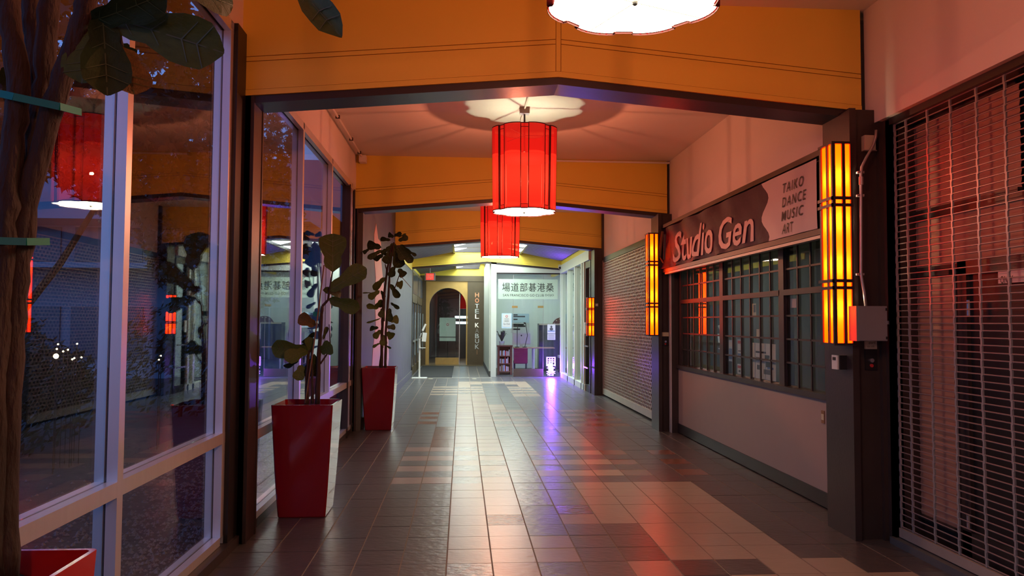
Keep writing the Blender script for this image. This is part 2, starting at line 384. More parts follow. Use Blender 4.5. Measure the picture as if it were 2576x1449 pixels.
# ---- left side: glazed window walls of bay 0/1 and bay 2
def glazing(nm, label, xf, y0, y1, posts, zt, z_tr, toe=-1.60):
    w = struct(nm, (xf - .05, (y0 + y1) / 2, 0), label, 'window wall')
    xb = xf - .11; xm = xf - .058
    def post(y, ww=.062):
        f = B(xm + .006, y, .12, xf, y + ww, zt).build('mullion', M['alu'], w)
        B(xb, y, .12, xm - .006, y + ww, zt).build('mullion_back', M['alu'], f)
        B(xm - .012, y + .004, .12, xm + .012, y + ww - .004, zt).build('gasket', M['gasket'], f)
    for y in posts: post(y)
    ed = sorted(set([y0] + list(posts) + [y1]))
    for a, b in zip(ed[:-1], ed[1:]):
        if b - a < .2: continue
        a2 = a + (.062 if a in posts else 0)
        for z0, z1, nme in ((.07, .125, 'base_rail'), (z_tr, z_tr + .075, 'transom'), (zt - .02, zt + .06, 'head_rail')):
            q = B(xm + .006, a2, z0, xf, b, z1).build(nme, M['alu'], w)
            B(xb, a2, z0, xm - .006, b, z1).build(nme + '_back', M['alu'], q); B(xm - .012, a2, z0, xm + .012, b, z1 - .006).build('gasket', M['gasket'], q)
        B(xm - .004, a2 + .002, .125, xm + .004, b - .002, z_tr).build('pane', M['glass'], w)
        B(xm - .004, a2 + .002, z_tr + .075, xm + .004, b - .002, zt - .02).build('pane', M['glass'], w)
    B(xb, y0, -.02, toe, y1, .068).build('toe_kick', M['brown'], w)
    return w
W1 = glazing('window_1', 'near aluminium window wall behind the tall fig with the red planter', -1.655, -3.4, 5.66, [-3.4, -1.6, .33, 2.1, 3.80, 5.40], 3.70, .765)
W2 = glazing('window_2', 'farther aluminium window wall between the two brown steel columns', -1.60, 5.97, 11.30, [7.60, 9.28, 10.94], 3.55, .69)
B(-1.78, 5.465, 0, -1.625, 5.68, 3.76).build('end_post', M['black'], W1)
for y in (10.70, 11.13): B(-1.70, y, 0, -1.585, y + .05, 3.55).build('edge_post', M['brown'], W2)
B(-1.655, -5.5, 3.76, -1.76, 5.68, CEIL).build('wall_left', M['plaster'])
wl = bpy.data.objects['wall_left']; tag(wl, 'plaster band above the near window wall', 'wall', kind='structure')
tag(B(-1.60, 5.96, 3.61, -1.75, 11.33, CEIL).build('wall_left', M['plaster']), 'plaster band above the window wall in the middle bay', 'wall', kind='structure')
tag(B(-1.76, -5.6, -.1, 3.6, -5.5, CEIL).build('wall_back', M['plaster']), 'plain end wall behind the camera', 'wall', kind='structure')
# ---- left concrete wall in the third and fourth bays
cw = B(-1.75, 11.42, 0, -1.50, 22.62, 4.12).build('wall_left', M['concrete']); tag(cw, 'grey concrete wall behind the farther potted fig', 'wall', kind='structure')
# baseboard along concrete wall
tag(B(-1.505, 11.6, 0, -1.472, 22.6, .17).build('baseboard_left', M['concrete']), 'grey skirting along the concrete wall', 'baseboard', kind='structure')
# tall flat pink shape laid on the concrete wall
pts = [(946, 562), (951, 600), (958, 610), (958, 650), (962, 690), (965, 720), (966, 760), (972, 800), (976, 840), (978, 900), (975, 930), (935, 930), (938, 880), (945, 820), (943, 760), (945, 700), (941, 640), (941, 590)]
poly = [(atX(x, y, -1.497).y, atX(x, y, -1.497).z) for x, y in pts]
tag(MB().prism(poly, lambda a, b, d: (d, a, b), -1.4995, -1.494).build('pink_streak', M['streak']), 'tall pink flame shape on the grey concrete wall', 'mural')

# ---- right side upper walls
for y0, y1, z0, lab in ((-5.5, 5.70, 3.17, 'plaster band above the open grille'), (5.95, 11.34, 3.0, 'plaster band above the banner sign'), (11.6, 16.86, 3.06, 'plaster band above the brick pattern shutter')):
    tag(B(3.16, y0, z0, 3.40, y1, CEIL).build('wall_right', M['plaster']), lab, 'wall', kind='structure')

tag(B(5.5, -5.6, -.2, 5.7, 34, 4.4).build('wall_outer', M['black']), 'blind outer wall behind the shops on the right', 'wall', kind='structure')
tag(B(3.4, -5.6, 4.1, 5.7, 34, 4.3).build('ceiling', M['black']), 'roof over the shops on the right', 'ceiling', kind='structure')
tag(B(3.2, 5.44, 0, 3.42, 5.96, 3.3).build('wall_right', M['brown']), 'dark infill behind the first right column', 'wall', kind='structure')
tag(B(3.2, 11.04, 0, 3.42, 11.62, 4.1).build('wall_right', M['brown']), 'dark infill behind the second right column', 'wall', kind='structure')
tag(B(3.12, 16.72, 0, 3.42, 17.18, 4.1).build('wall_right', M['brown']), 'dark infill behind the third right column', 'wall', kind='structure')

# ================================================================== BAY 1 RIGHT: OPEN GRILLE + SHOP BEHIND
GX = 3.235
tg = thing('rolling_grille', (GX, 2.7, 0), 'closed open-link rolling grille of thin rods beside the grey electrical box', 'security grille')
GY0, GY1 = .3, 5.425
rod = MB().tube([(0, GY0, 0), (0, GY1, 0)], .0045, 6).mesh('rod', M['grillerod'])
zs = [.135 + k * .0452 for k in range(67)]
for z in zs: inst('rod', rod, tg, (GX, 0, z))
lk = MB()
for k in range(67):
    y = .0028 * (1 if k % 2 else -1); a = .135 + k * .0452
    lk.box(-.006, -.007 + y, a - .008, .006, .007 + y, a + .047)
lm = lk.mesh('link_strip', M['linkm'])
y = 5.41
ys = [5.455, 5.28, 5.025, 4.775, 4.52, 4.27, 4.02]
for k in range(15): ys.append(ys[-1] - .25)
for y in ys:
    if y > GY0: inst('link_strip', lm, tg, (GX, y - (.03 if y > 5.44 else 0), 0))
B(GX - .02, GY0, .06, GX + .02, GY1, .125).build('bottom_bar', M['grille'], tg)
B(3.20, 5.44, 0, 3.27, 5.49, 3.16).build('guide_rail', M['alud'], tg)
B(3.20, .2, 3.12, 3.36, 5.44, 3.169).build('head_box', M['steel'], tg)
tag(B(3.17, -5.5, -.02, 3.32, 5.47, .05).build('baseboard_right', M['concrete']), 'concrete kerb under the open grille', 'kerb', kind='structure')
# recessed shopfront
SX = 3.37
B(SX + .05, -5.5, -.1, SX + .1, 5.9, 3.4).build('wall_right', M['brown']); tag(bpy.data.objects[-1] if False else [o for o in C.objects if o.name.startswith('wall_right')][-1], 'dark recessed shop wall behind the open grille', 'wall', kind='structure')
tag(B(3.325, -5.5, -.12, 3.6, 5.9, .0).build('floor', M['concrete']), 'recessed shop entrance slab behind the open grille', 'floor', kind='structure')
tag(B(3.3, -5.5, 3.17, 4.1, 5.9, 3.3).build('ceiling', M['brown']), 'dark soffit over the recessed entrance', 'ceiling', kind='structure')
tag(B(3.34, 5.475, 0, 3.46, 5.60, 3.10).build('wall_right', M['brown']), 'dark side reveal of the recessed entrance', 'wall', kind='structure')
def shade(px0, py0, px1, py1, lab, rows=0):
    a = atX(px0, py0, SX); b = atX(px1, py1, SX); o = thing('window_shade', (SX, (a.y + b.y) / 2, min(a.z, b.z)), lab, 'window shade')
    z0, z1 = min(a.z, b.z), max(a.z, b.z); y0, y1 = min(a.y, b.y), max(a.y, b.y); m = MB(); k = int((z1 - z0) / .05)
    for i in range(k):
        za, zb = z0 + (z1 - z0) * i / k, z0 + (z1 - z0) * (i + 1) / k; zm = (za + zb) / 2
        m.add([(SX + .03, y0, za), (SX + .03, y1, za), (SX + .024, y1, zm), (SX + .024, y0, zm), (SX + .03, y1, zb), (SX + .03, y0, zb)], [(0, 1, 2, 3), (3, 2, 4, 5)])
    m.build('pleated_cloth', M['blind'], o); B(SX, y0, z0 - .025, SX + .035, y1, z0).build('bottom_rail', M['brown'], o); B(SX, y0, z1, SX + .04, y1, z1 + .04).build('head_rail', M['brown'], o)
shade(2262, 335, 2560, 470, 'upper brown pleated shade just under the dark soffit behind the grille')
shade(2292, 560, 2600, 640, 'middle wide brown pleated shade above the dark shop door')
shade(2290, 700, 2400, 1330, 'tall narrow brown pleated shade beside the dark shop door')
dr = struct('door_1', (SX, 4.6, 0), 'dark glazed shop door with chrome pull handles behind the grille', 'door')
a = atX(2415, 700, SX); b = atX(2620, 700, SX)
for nm, q in (('stile', B(SX - .02, a.y - .09, 0, SX + .04, a.y, 2.05)), ('stile', B(SX - .02, b.y, 0, SX + .04, b.y + .09, 2.05)), ('top_rail', B(SX - .02, b.y, 1.95, SX + .04, a.y, 2.05)), ('bottom_rail', B(SX - .02, b.y, 0, SX + .04, a.y, .25))): q.build(nm, M['brown'], dr)
B(SX + .005, b.y + .09, .25, SX + .015, a.y - .09, 1.95).build('pane', M['black'], dr)
for py0, py1 in ((755, 795), (1295, 1330)):
    p = atX(2436, py0, SX - .06); q = atX(2436, py1, SX - .06); MB().tube([(p.x, p.y, q.z), p], .012, 8).build('pull_handle', M['knobm'], dr)
p = atX(2512, 684, SX - .03); q = atX(2620, 706, SX - .03)
sg = thing('door_sign', (p.x, p.y, q.z), 'small pinkish notice reading ONLY over the dark shop door', 'sign')
B(p.x - .004, q.y, q.z, p.x + .004, p.y, p.z).build('sign_plate', M['letterp'], sg)
text('lettering', 'ONLY', sg, M['ink'], None, (p.x - .006, (p.y * .78 + q.y * .22), q.z + (p.z - q.z) * .3), (0, -1, 0), (0, 0, 1), width=.11, height=.045)
# conduit, boxes and key switch on the first right column
tcd = thing('conduit', (3.08, 5.5, 1.76), 'bent steel conduit rising from the grey electrical box', 'pipe')
pts = [atY(x, y, 5.475) for x, y in ((2178, 770), (2174, 735), (2166, 690), (2166, 560), (2166, 440), (2168, 420), (2180, 395), (2197, 365), (2203, 345), (2204, 327))]
MB().tube(pts, .011, 8).build('tube', M['conduit'], tcd, True)
for y in (690, 492, 434):
    p = atY(2163, y, 5.49); MB().box(p.x - .02, p.y - .02, p.z - .008, p.x + .025, p.y + .02, p.z + .008).build('clamp', M['conduit'], tcd)
p = atY(2166, 455, 5.475); MB().tube([p - Vector((0, 0, .03)), p + Vector((0, 0, .03))], .017, 8).build('coupling', M['conduit'], tcd)
eb = thing('electrical_box', (3.04, 5.46, 1.5), 'grey metal electrical box on the brown column below the bent conduit', 'electrical box')
a = atY(2160, 771, 5.37); b = atY(2232, 857, 5.37)
B(a.x - .015, 5.375, b.z - .004, b.x + .004, 5.485, a.z + .004).build('body', M['box'], eb)
B(a.x, 5.366, b.z, b.x, 5.375, a.z).build('door', M['box'], eb); B(b.x - .002, 5.355, b.z + .12, b.x + .008, 5.375, b.z + .145).build('latch', M['knobm'], eb)
for z in (b.z + .02, a.z - .02): B(b.x - .012, 5.362, z - .01, b.x, 5.367, z + .01).build('hinge', M['gasket'], eb)
jb = thing('junction_box', (3.09, 5.56, 2.93), 'small beige junction box under the plaster band', 'junction box')
a = atY(2170, 342, 5.55); b = atY(2198, 380, 5.55); B(a.x, 5.52, b.z, b.x, 5.57, a.z).build('cover', M['label_y'], jb); B(a.x - .006, 5.515, b.z - .006, b.x + .006, 5.52, b.z).build('lip', M['box'], jb)
def keyswitch(Y, x0, y0, x1, y1, lab, s=True):
    a = atY(x0, y0, Y); b = atY(x1, y1, Y); o = thing('key_switch', ((a.x + b.x) / 2, Y, b.z), lab, 'switch'); h = a.z - b.z; cx = (a.x + b.x) / 2
    B(a.x, Y - .004, b.z, b.x, Y + .012, a.z).build('plate', M['black'], o)
    m = MB().tube([(cx, Y - .02, b.z + h * .45), (cx, Y, b.z + h * .45)], .016, 12); m.build('key_cylinder', M['knobm'], o)
    MB().tube([(cx, Y - .014, b.z + h * .2), (cx, Y, b.z + h * .2)], .013, 12).build('button', M['red_btn'], o)
    B(a.x, Y - .007, a.z, b.x, Y + .01, a.z + h * .42).build('sticker', M['label_y'], o)
    return o, a, b, h
ks, a, b, h = keyswitch(5.56, 2176, 878, 2206, 930, 'key switch with red button under the grey electrical box')
text('lettering', 'guard', ks, M['ink'], None, ((a.x + b.x) / 2 + .005, 5.551, a.z + h * .3), (1, 0, 0), (0, 0, 1), width=.05, height=.022)
text('lettering', '431-1470', ks, M['ink'], None, ((a.x + b.x) / 2 - .005, 5.551, a.z + h * .12), (1, 0, 0), (0, 0, 1), width=.055, height=.014)
keyswitch(11.21, 1664, 846, 1683, 870, 'key switch with red button on the column between banner and shutter')
cr_ = thing('card_reader', (2.93, 5.62, 1.25), 'small white and black card reader on the brown column below the near amber lantern', 'card reader')
a = atX(2104, 893, 2.90); b = atX(2118, 930, 2.90)
B(2.885, b.y, b.z, XR, a.y + .02, a.z).build('body', M['black'], cr_); B(2.872, b.y + .02, b.z, 2.886, a.y + .02, a.z).build('face', M['white'], cr_); B(2.868, b.y + .04, b.z + .07, 2.873, a.y, a.z - .015).build('sensor_window', M['gasket'], cr_)

# ================================================================== BAY 2 RIGHT: WINDOW SHOP WITH BANNER
kn = B(3.20, 5.97, .13, 3.34, 11.05, .95).build('wall_right', M['knee']); tag(kn, 'beige low wall under the lattice window', 'wall', kind='structure')
tag(B(3.185, 5.97, .012, 3.30, 11.05, .14).build('baseboard_right', M['black']), 'dark tiled skirting of the low beige wall', 'baseboard', kind='structure')
wn = struct('window_3', (3.26, 8.5, .95), 'dark wooden lattice window under the banner', 'window')
B(3.165, 5.97, .95, 3.36, 11.05, 1.0).build('sill', M['brown'], wn); B(3.2, 5.97, 2.43, 3.34, 11.05, 2.55).build('head', M['brown'], wn)
units = [(9.25, 10.92, 6), (7.46, 9.13, 6), (5.99, 7.36, 5)]
for y in (10.92, 9.13, 7.36): B(3.205, y, 1.0, 3.31, y + .12, 2.43).build('post', M['brown'], wn)
B(3.10, 11.04, 0, 3.34, 11.25, 3.0).build('end_post', M['brown'], wn)
for y in (11.05, 11.11): MB().box(3.085, y, 0, 3.10, y + .022, 2.4).build('track', M['alu'], wn)
for y0, y1, k in units:
    for i in range(k + 1):
        y = y0 + (y1 - y0) * i / k; B(3.222, y - .010, 1.0, 3.236, y + .010, 2.43).build('lattice_bar', M['brown'], wn)
    for j in range(1, 7):
        z = 1.0 + .232 * j; t_ = .028 if j == 4 else .009
        B(3.205 if j == 4 else 3.222, y0, z - t_, 3.236, y1, z + t_).build('lattice_rail', M['brown'], wn)
    B(3.238, y0, 1.0, 3.242, y1, 2.43).build('pane', M['glass_s'], wn)
rm = struct('wall_right', (4.2, 8.5, 0), 'dim green grey studio interior behind the lattice window', 'wall')
B(5.3, 5.9, 0, 5.4, 11.1, 3.0).build('back_wall', M['interior'], rm); B(3.36, 5.88, 0, 5.4, 5.93, 3).build('side_wall', M['interior'], rm); B(3.36, 11.0, 0, 5.4, 11.05, 3).build('side_wall', M['interior'], rm)
B(3.36, 5.9, -.1, 5.4, 11.1, 0).build('room_floor', M['brown'], rm); B(3.36, 5.9, 2.95, 5.4, 11.1, 3.05).build('room_ceiling', M['interior'], rm)
q = thing('ceiling_lamp', (4.6, 8.4, 2.9), 'small dim round ceiling lamp inside the studio', 'lamp'); MB().tube([(4.6, 8.4, 2.9), (4.6, 8.4, 2.95)], .16, 16).build('cover', M['cream'], q)
light('bulb', 'POINT', q, (4.6, 8.4, 2.7), 2.2, (.95, 1, .85), .15)
def poster(px0, py0, px1, py1, X, lab, paper='paper', marks=()):
    a = atX(px0, py0, X); b = atX(px1, py1, X); o = thing('poster', (X, (a.y + b.y) / 2, min(a.z, b.z)), lab, 'poster')
    y0, y1 = min(a.y, b.y), max(a.y, b.y); z0, z1 = min(a.z, b.z), max(a.z, b.z)
    B(X, y0, z0, X + .003, y1, z1).build('sheet', M[paper], o)
    for u0, v0, u1, v1, mm in marks: B(X - .002, y1 + (y0 - y1) * u1, z0 + (z1 - z0) * v0, X, y1 + (y0 - y1) * u0, z0 + (z1 - z0) * v1).build('print', M[mm], o)
    return o
poster(1893, 862, 1952, 960, 3.275, 'large white poster with black ink drawings low in the lattice window', 'paper', ((.15, .72, .6, .77, 'ink'), (.55, .55, .75, .68, 'ink'), (.15, .5, .38, .6, 'inkg'), (.6, .35, .85, .5, 'ink'), (.2, .25, .4, .38, 'inkg'), (.5, .15, .8, .28, 'inkg'), (.66, .3, .9, .36, 'inkb')))
poster(1833, 855, 1846, 910, 3.275, 'narrow blue leaflet beside a white one in the lattice window', 'paperb', ((.1, .7, .9, .9, 'paper'), (.1, .1, .9, .6, 'inkb')))
poster(1855, 852, 1866, 902, 3.275, 'narrow white leaflet with red heading in the lattice window', 'paper', ((.1, .75, .9, .9, 'inkr'), (.1, .1, .9, .25, 'inkb'), (.2, .35, .8, .4, 'inkg')))
poster(1855, 915, 1866, 942, 3.275, 'small leaflet with orange print under the white leaflet', 'paper', ((.1, .6, .9, .85, 'inkr'), (.3, .2, .7, .4, 'inkg')))
poster(1892, 764, 1902, 795, 3.275, 'small pale card with dark figure in the middle lattice window', 'label_y', ((.4, .3, .9, .9, 'inkg'),))
poster(1903, 828, 1910, 853, 3.275, 'blank small cream slip in the middle lattice window', 'label_y')
poster(1984, 752, 2003, 774, 3.275, 'pale pink sticker in the lattice window next to the near amber lantern', 'letterp')
wp = thing('wall_plate', (3.19, 6.56, .78), 'small orange plate low on the beige wall beside the first brown column', 'wall plate')
a = atX(2066, 1032, 3.195); b = atX(2074, 1066, 3.195); B(3.193, b.y, b.z, 3.20, a.y, a.z).build('plate', M['cane'], wp); B(3.191, b.y + .006, b.z + .03, 3.193, a.y - .006, a.z - .03).build('print', M['label_y'], wp)
# sign box with banner
BX = 2.965
bn = thing('banner_sign', (3.08, 8.8, 2.36), 'purple and white banner with pink lettering stretched on a dark sign frame', 'banner')
by0, by1, bz0, bz1 = 6.22, 11.36, 2.43, 3.03
B(BX + .03, by0 - .12, bz0 - .06, 3.20, by1, bz0 - .01).build('frame_bottom', M['brown'], bn); B(BX + .03, by0 - .12, bz1 + .01, 3.20, by1, bz1 + .06).build('frame_top', M['brown'], bn)
B(BX + .03, by0 - .14, bz0 - .06, 3.20, by0 - .08, bz1 + .06).build('frame_end', M['brown'], bn); B(BX + .03, by1 - .03, bz0 - .06, 3.20, by1 + .03, bz1 + .06).build('frame_end', M['brown'], bn)
B(BX + .10, by0 - .1, bz0, 3.18, by1, bz1).build('backing', M['black'], bn)
def bann(u, v):                                                   # u from far end 0 to near end 1
    y = by1 + (by0 - by1) * u; z = bz0 + (bz1 - bz0) * v
    z += .012 * math.sin(u * 31) * (v - .5) * (1 - u)
    x = BX + .045 - (.022 * math.sin(u * 40 + v * 3) * (1 - u) * 1.5 + .012 * math.sin(u * 23 - v * 5) + .010 * math.sin(u * 75 + v * 9) * (1.2 - v)) * (.25 + 1.2 * abs(v - .55)) * (1.2 - u)
    return (x, y, z)
wav = lambda v: .785 + .018 * math.sin(v * 9.5 + 1.0)
NU, NV = 120, 14; m1, m2 = MB(), MB()
for j in range(NV):
    v0, v1 = j / NV, (j + 1) / NV
    m1.strip([bann(wav(v0) * i / NU, v0) for i in range(NU + 1)], [bann(wav(v1) * i / NU, v1) for i in range(NU + 1)])
    m2.strip([bann(wav(v0) + (1 - wav(v0)) * i / 20, v0) for i in range(21)], [bann(wav(v1) + (1 - wav(v1)) * i / 20, v1) for i in range(21)])
m1.build('purple_cloth', M['bannerp'], bn, True); m2.build('white_cloth', M['bannerw'], bn, True)
def btext(t_, px0, px1, pyc, hpx, mm, **k):
    X_ = BX - .006; a = atX(px0, pyc, X_); b = atX(px1, pyc, X_); c = atX((px0 + px1) / 2, pyc, X_); h = hpx * c.y / F
    o = text('lettering', t_, bn, M[mm], None, (X_, (a.y + b.y) / 2, c.z), (0, -1, 0), (0, 0, 1), width=abs(a.y - b.y), height=h, **k)
    off = ORG[bn.name]
    for v in o.data.vertices:
        w_ = v.co + off; u_ = (by1 - w_.y) / (by1 - by0); v_ = (w_.z - bz0) / (bz1 - bz0); v.co.x = bann(u_, v_)[0] - .005 - .013 * (1 - u_) - off.x
    return o
btext('Studio', 1690, 1786, 607, 84, 'letterp', shear=.2, bold=.013); btext('Gen', 1798, 1886, 578, 84, 'letterp', shear=.16, bold=.013)
for t_, a, b, c in (('TAIKO', 1957, 2008, 464), ('DANCE', 1955, 2015, 499), ('MUSIC', 1953, 2008, 536), ('ART', 1956, 1983, 573)): btext(t_, a, b, c, 26, 'ink', space=1.3, shear=.22, bold=.006)
# brush-stroke figure at the far end of the banner
MB().bar((BX - .004, 11.19, 2.60), (BX - .004, 11.02, 2.98), .004, .035, (1, 0, 0)).build('brush_stroke', M['cane'], bn); MB().bar((BX - .004, 11.19, 2.62), (BX - .004, 10.98, 2.50), .004, .02, (1, 0, 0)).build('brush_stroke', M['cane'], bn)
MB().bar((BX - .004, 10.93, 2.55), (BX - .004, 10.88, 2.92), .004, .03, (1, 0, 0)).build('brush_stroke', M['inkg'], bn)
tag(MB().box(BX + .04, by0 - .1, bz0 - .09, BX + .10, by1 - .3, bz0 - .062).build('cable', M['conduit']), 'thin pale cable tray under the purple banner sign', 'cable')

# ================================================================== BAY 3 RIGHT: BRICK PATTERN SHUTTER
sh = thing('rolling_shutter', (3.15, 14.2, 0), 'brown brick pattern rolling shutter between two amber lanterns', 'shutter')
sy0, sy1, sx = 11.66, 16.68, 3.15
hp = .058; nr = 49
rod = MB().box(-.006, sy0, -.010, .006, sy1, .010).mesh('shutter_bar', M['grille'])
lk = MB(); pitch = .105
for k in range(nr):
    z = .16 + k * hp; inst('shutter_bar', rod, sh, (sx, 0, z))
    if k < nr - 1:
        y = sy0 + (pitch / 2 if k % 2 else 0)
        while y < sy1: lk.box(sx - .007, y - .019, z, sx + .007, y + .019, z + hp); y += pitch
tag(lk.build('link', M['grille'], sh), kind='stuff')
B(sx - .025, sy0, .035, sx + .025, sy1, .155).build('bottom_bar', M['bottombar'], sh); B(sx - .02, sy0, 2.96, sx + .25, sy1, 3.07).build('head_box', M['brown'], sh)
B(sx - .03, 16.66, .03, sx + .03, 16.72, 3.0).build('guide_rail', M['alud'], sh); B(sx - .03, 11.62, .03, sx + .03, 11.66, 3.0).build('guide_rail', M['alud'], sh)
tag(B(3.55, 11.4, -.1, 3.65, 17.0, 4.1).build('wall_right', M['black']), 'black wall behind the brick pattern shutter', 'wall', kind='structure')
dbx = thing('door_button', (2.93, 16.73, 1.8), 'small square white push button on the far brown column', 'switch')
p = atY(1501, 767, 16.69); B(p.x - .035, 16.68, p.z - .035, p.x + .035, 16.7, p.z + .035).build('plate', M['box'], dbx); B(p.x - .02, 16.672, p.z - .02, p.x + .02, 16.68, p.z + .02).build('button', M['white'], dbx)

# ================================================================== BAY 4: SHOP SIDE, DECK ROOF, CLUB FRONT, HOTEL
# side shopfront on X = 2.95
SXX = 2.95
ss = struct('window_4', (SXX, 19.8, 0), 'pale framed side shop window reflecting the violet neon', 'window')
posts = [(17.95, .10), (18.30, .10), (19.42, .12), (20.70, .12), (22.20, .12)]
for y, w_ in posts: B(SXX - .05, y, 0.0, SXX + .10, y + w_, 3.10).build('mullion', M['offwhite'], ss)
B(SXX - .05, 17.85, 0, SXX + .10, 22.3, .14).build('sill', M['offwhite'], ss); B(SXX - .06, 17.2, 3.06, SXX + .12, 22.3, 3.30).build('header', M['offwhite'], ss)
for (a, wa), (b, wb) in zip(posts[:-1], posts[1:]): B(SXX + .02, a + wa, .14, SXX + .026, b, 3.06).build('pane', M['glass_s'], ss)
d2 = struct('door_2', (SXX + .05, 17.5, 0), 'dark framed glass side door next to the far brown column', 'door')
B(SXX - .02, 17.18, 0, SXX + .06, 17.26, 3.06).build('stile', M['black'], d2); B(SXX - .02, 17.84, 0, SXX + .06, 17.92, 3.06).build('stile', M['black'], d2); B(SXX - .02, 17.26, 0, SXX + .06, 17.84, .16).build('bottom_rail', M['black'], d2); B(SXX - .02, 17.26, 2.9, SXX + .06, 17.84, 3.06).build('top_rail', M['black'], d2)
B(SXX + .02, 17.26, .16, SXX + .028, 17.84, 2.9).build('pane', M['glass_s'], d2); B(SXX - .05, 17.75, 1.35, SXX - .02, 17.83, 1.62).build('notice', M['white'], d2)
for z in (1.05, .55): B(SXX - .07, 17.26, z, SXX - .05, 17.84, z + .03).build('push_bar', M['knobm'], d2)
sr = struct('wall_right', (4.2, 19.8, 0), 'pale lit shop interior behind the side window', 'wall')
B(5.2, 17.1, 0, 5.3, 22.3, 3.4).build('back_wall', M['shopwall'], sr); B(3.1, 17.05, 0, 5.3, 17.12, 3.4).build('side_wall', M['shopwall'], sr); B(3.08, 22.3, 0, 5.3, 22.36, 3.4).build('side_wall', M['shopwall'], sr); B(3.08, 17.1, -.1, 5.3, 22.3, 0).build('room_floor', M['concrete'], sr); B(3.08, 17.1, 3.35, 5.3, 22.3, 3.42).build('room_ceiling', M['shopwall'], sr)
pl = thing('ceiling_panel', (4.2, 19.8, 3.3), 'flat white ceiling light inside the side shop', 'ceiling light'); B(3.7, 18.6, 3.30, 4.7, 20.9, 3.345).build('diffuser', M['lite'], pl)
# corrugated deck roofs with skylights
def deck(nm, lab, y0, y1, x0, x1, zr, ze, sk):
    o = struct(nm, (RIDGE, (y0 + y1) / 2, ze), lab, 'ceiling')
    for s in (-1, 1):
        xe = x0 if s < 0 else x1; m = MB(); k = int((y1 - y0) / .05); xa = RIDGE + s * sk
        zz = lambda x: ze + (zr - ze) * (1 - abs(x - RIDGE) / abs(xe - RIDGE))
        P_, Q = [], []
        for i in range(k + 1):
            y = y0 + (y1 - y0) * i / k; h = .03 if (i // 2) % 2 else 0
            P_.append((xa, y, zz(xa) + h)); Q.append((xe, y, zz(xe) + h))
        m.strip(P_, Q); m.build('corrugated_sheet', M['deck'], o)
        B(min(xa, xa + s * .05), y0, zz(xa) - .05, max(xa, xa + s * .05), y1, zz(xa) + .03).build('kerb_trim', M['steel'], o)
        nn = max(1, int(round((y1 - y0) / 1.25)))
        for i in range(nn):
            a = y0 + (y1 - y0) * i / nn + .03; b = y0 + (y1 - y0) * (i + 1) / nn - .03
            m = MB().add([(RIDGE + s * .1, a, zr + .06), (xa, a, zz(xa) + .03), (xa, b, zz(xa) + .03), (RIDGE + s * .1, b, zr + .06)], [(0, 1, 2, 3)])
            m.build('skylight_panel', M['skyl'], o)
            B(min(RIDGE + s * .1, xa), b, zz(xa) - .0, max(RIDGE + s * .1, xa), b + .06, zr + .06).build('glazing_bar', M['steel'], o)
    B(RIDGE - .1, y0, zr + .02, RIDGE + .1, y1, zr + .12).build('ridge_beam', M['yellow'], o)
    B(x0 - .1, y0, ze - .30, x0 + .02, y1, ze + .1).build('eaves_beam', M['yellow'], o); B(x1 - .02, y0, ze - .16, x1 + .1, y1, ze + .1).build('eaves_beam', M['yellow'], o)
    return o
deck('ceiling', 'corrugated steel roof with lit skylight panels beyond the third yellow beam', 17.10, 22.28, -1.50, 2.95, 3.86, 3.42, .95)
deck('ceiling', 'corrugated steel roof in front of the hotel entrance', 22.42, 28.3, -1.60, .95 + 2.2, 3.75, 3.38, .95)
tag(B(-1.8, 17.0, 4.1, 3.6, 28.6, 4.2).build('ceiling', M['steel']), 'dark upper roof over the skylights', 'ceiling', kind='structure')
# club front at Y = 22.35
CY = 22.35
cf = struct('window_5', (1.95, CY, 0), 'pale framed glass front of the board game club', 'shop front')
B(.84, CY - .06, 0, 1.0, CY + .10, 3.42).build('corner_post', M['offwhite'], cf); B(1.0, CY - .05, 3.08, 2.94, CY + .10, 3.34).build('header', M['offwhite'], cf)
B(1.0, CY - .02, 3.04, 2.94, CY + .03, 3.085).build('head_track', M['black'], cf)
for x0, x1 in ((1.0, 1.50), (1.51, 2.395), (2.405, 2.93)): B(x0, CY, .01, x1, CY + .008, 3.05).build('pane', M['glass_s'], cf)
for x in (1.505, 2.40): MB().box(x - .004, CY - .004, .02, x + .004, CY + .01, 3.05).build('joint', M['conduit'], cf)
B(1.52, CY - .022, .012, 2.395, CY + .03, .235).build('kick_panel', M['bronze'], cf)
for px in (1288, 1353): p = atY(px, 772, CY - .03); B(p.x, CY - .03, p.z - .03, p.x + .17, CY + .03, p.z + .03).build('patch_fitting', M['brass'], cf)
# interior of the club
def room(nm, lab, mm, fm, x0, x1, y0, y1, z1, sides='blr'):
    if 'b' in sides: tag(B(x0, y1, 0, x1, y1 + .1, z1).build('wall_' + nm + '_back', M[mm]), 'back wall of the ' + lab, 'wall', kind='structure')
    if 'l' in sides: tag(B(x0 - .1, y0, 0, x0, y1 + .1, z1).build('wall_' + nm + '_left', M[mm]), 'left wall of the ' + lab, 'wall', kind='structure')
    if 'r' in sides: tag(B(x1, y0, 0, x1 + .1, y1 + .1, z1).build('wall_' + nm + '_right', M[mm]), 'right wall of the ' + lab, 'wall', kind='structure')
    tag(B(x0, y0, -.1, x1, y1, 0).build('floor', M[fm]), 'floor of the ' + lab, 'floor', kind='structure')
    tag(B(x0, y0, z1 - .03, x1, y1, z1 + .06).build('ceiling', M[mm]), 'ceiling of the ' + lab, 'ceiling', kind='structure')
room('club', 'board game club room', 'shopwall', 'concrete', .96, 4.9, 22.45, 26.6, 3.35)
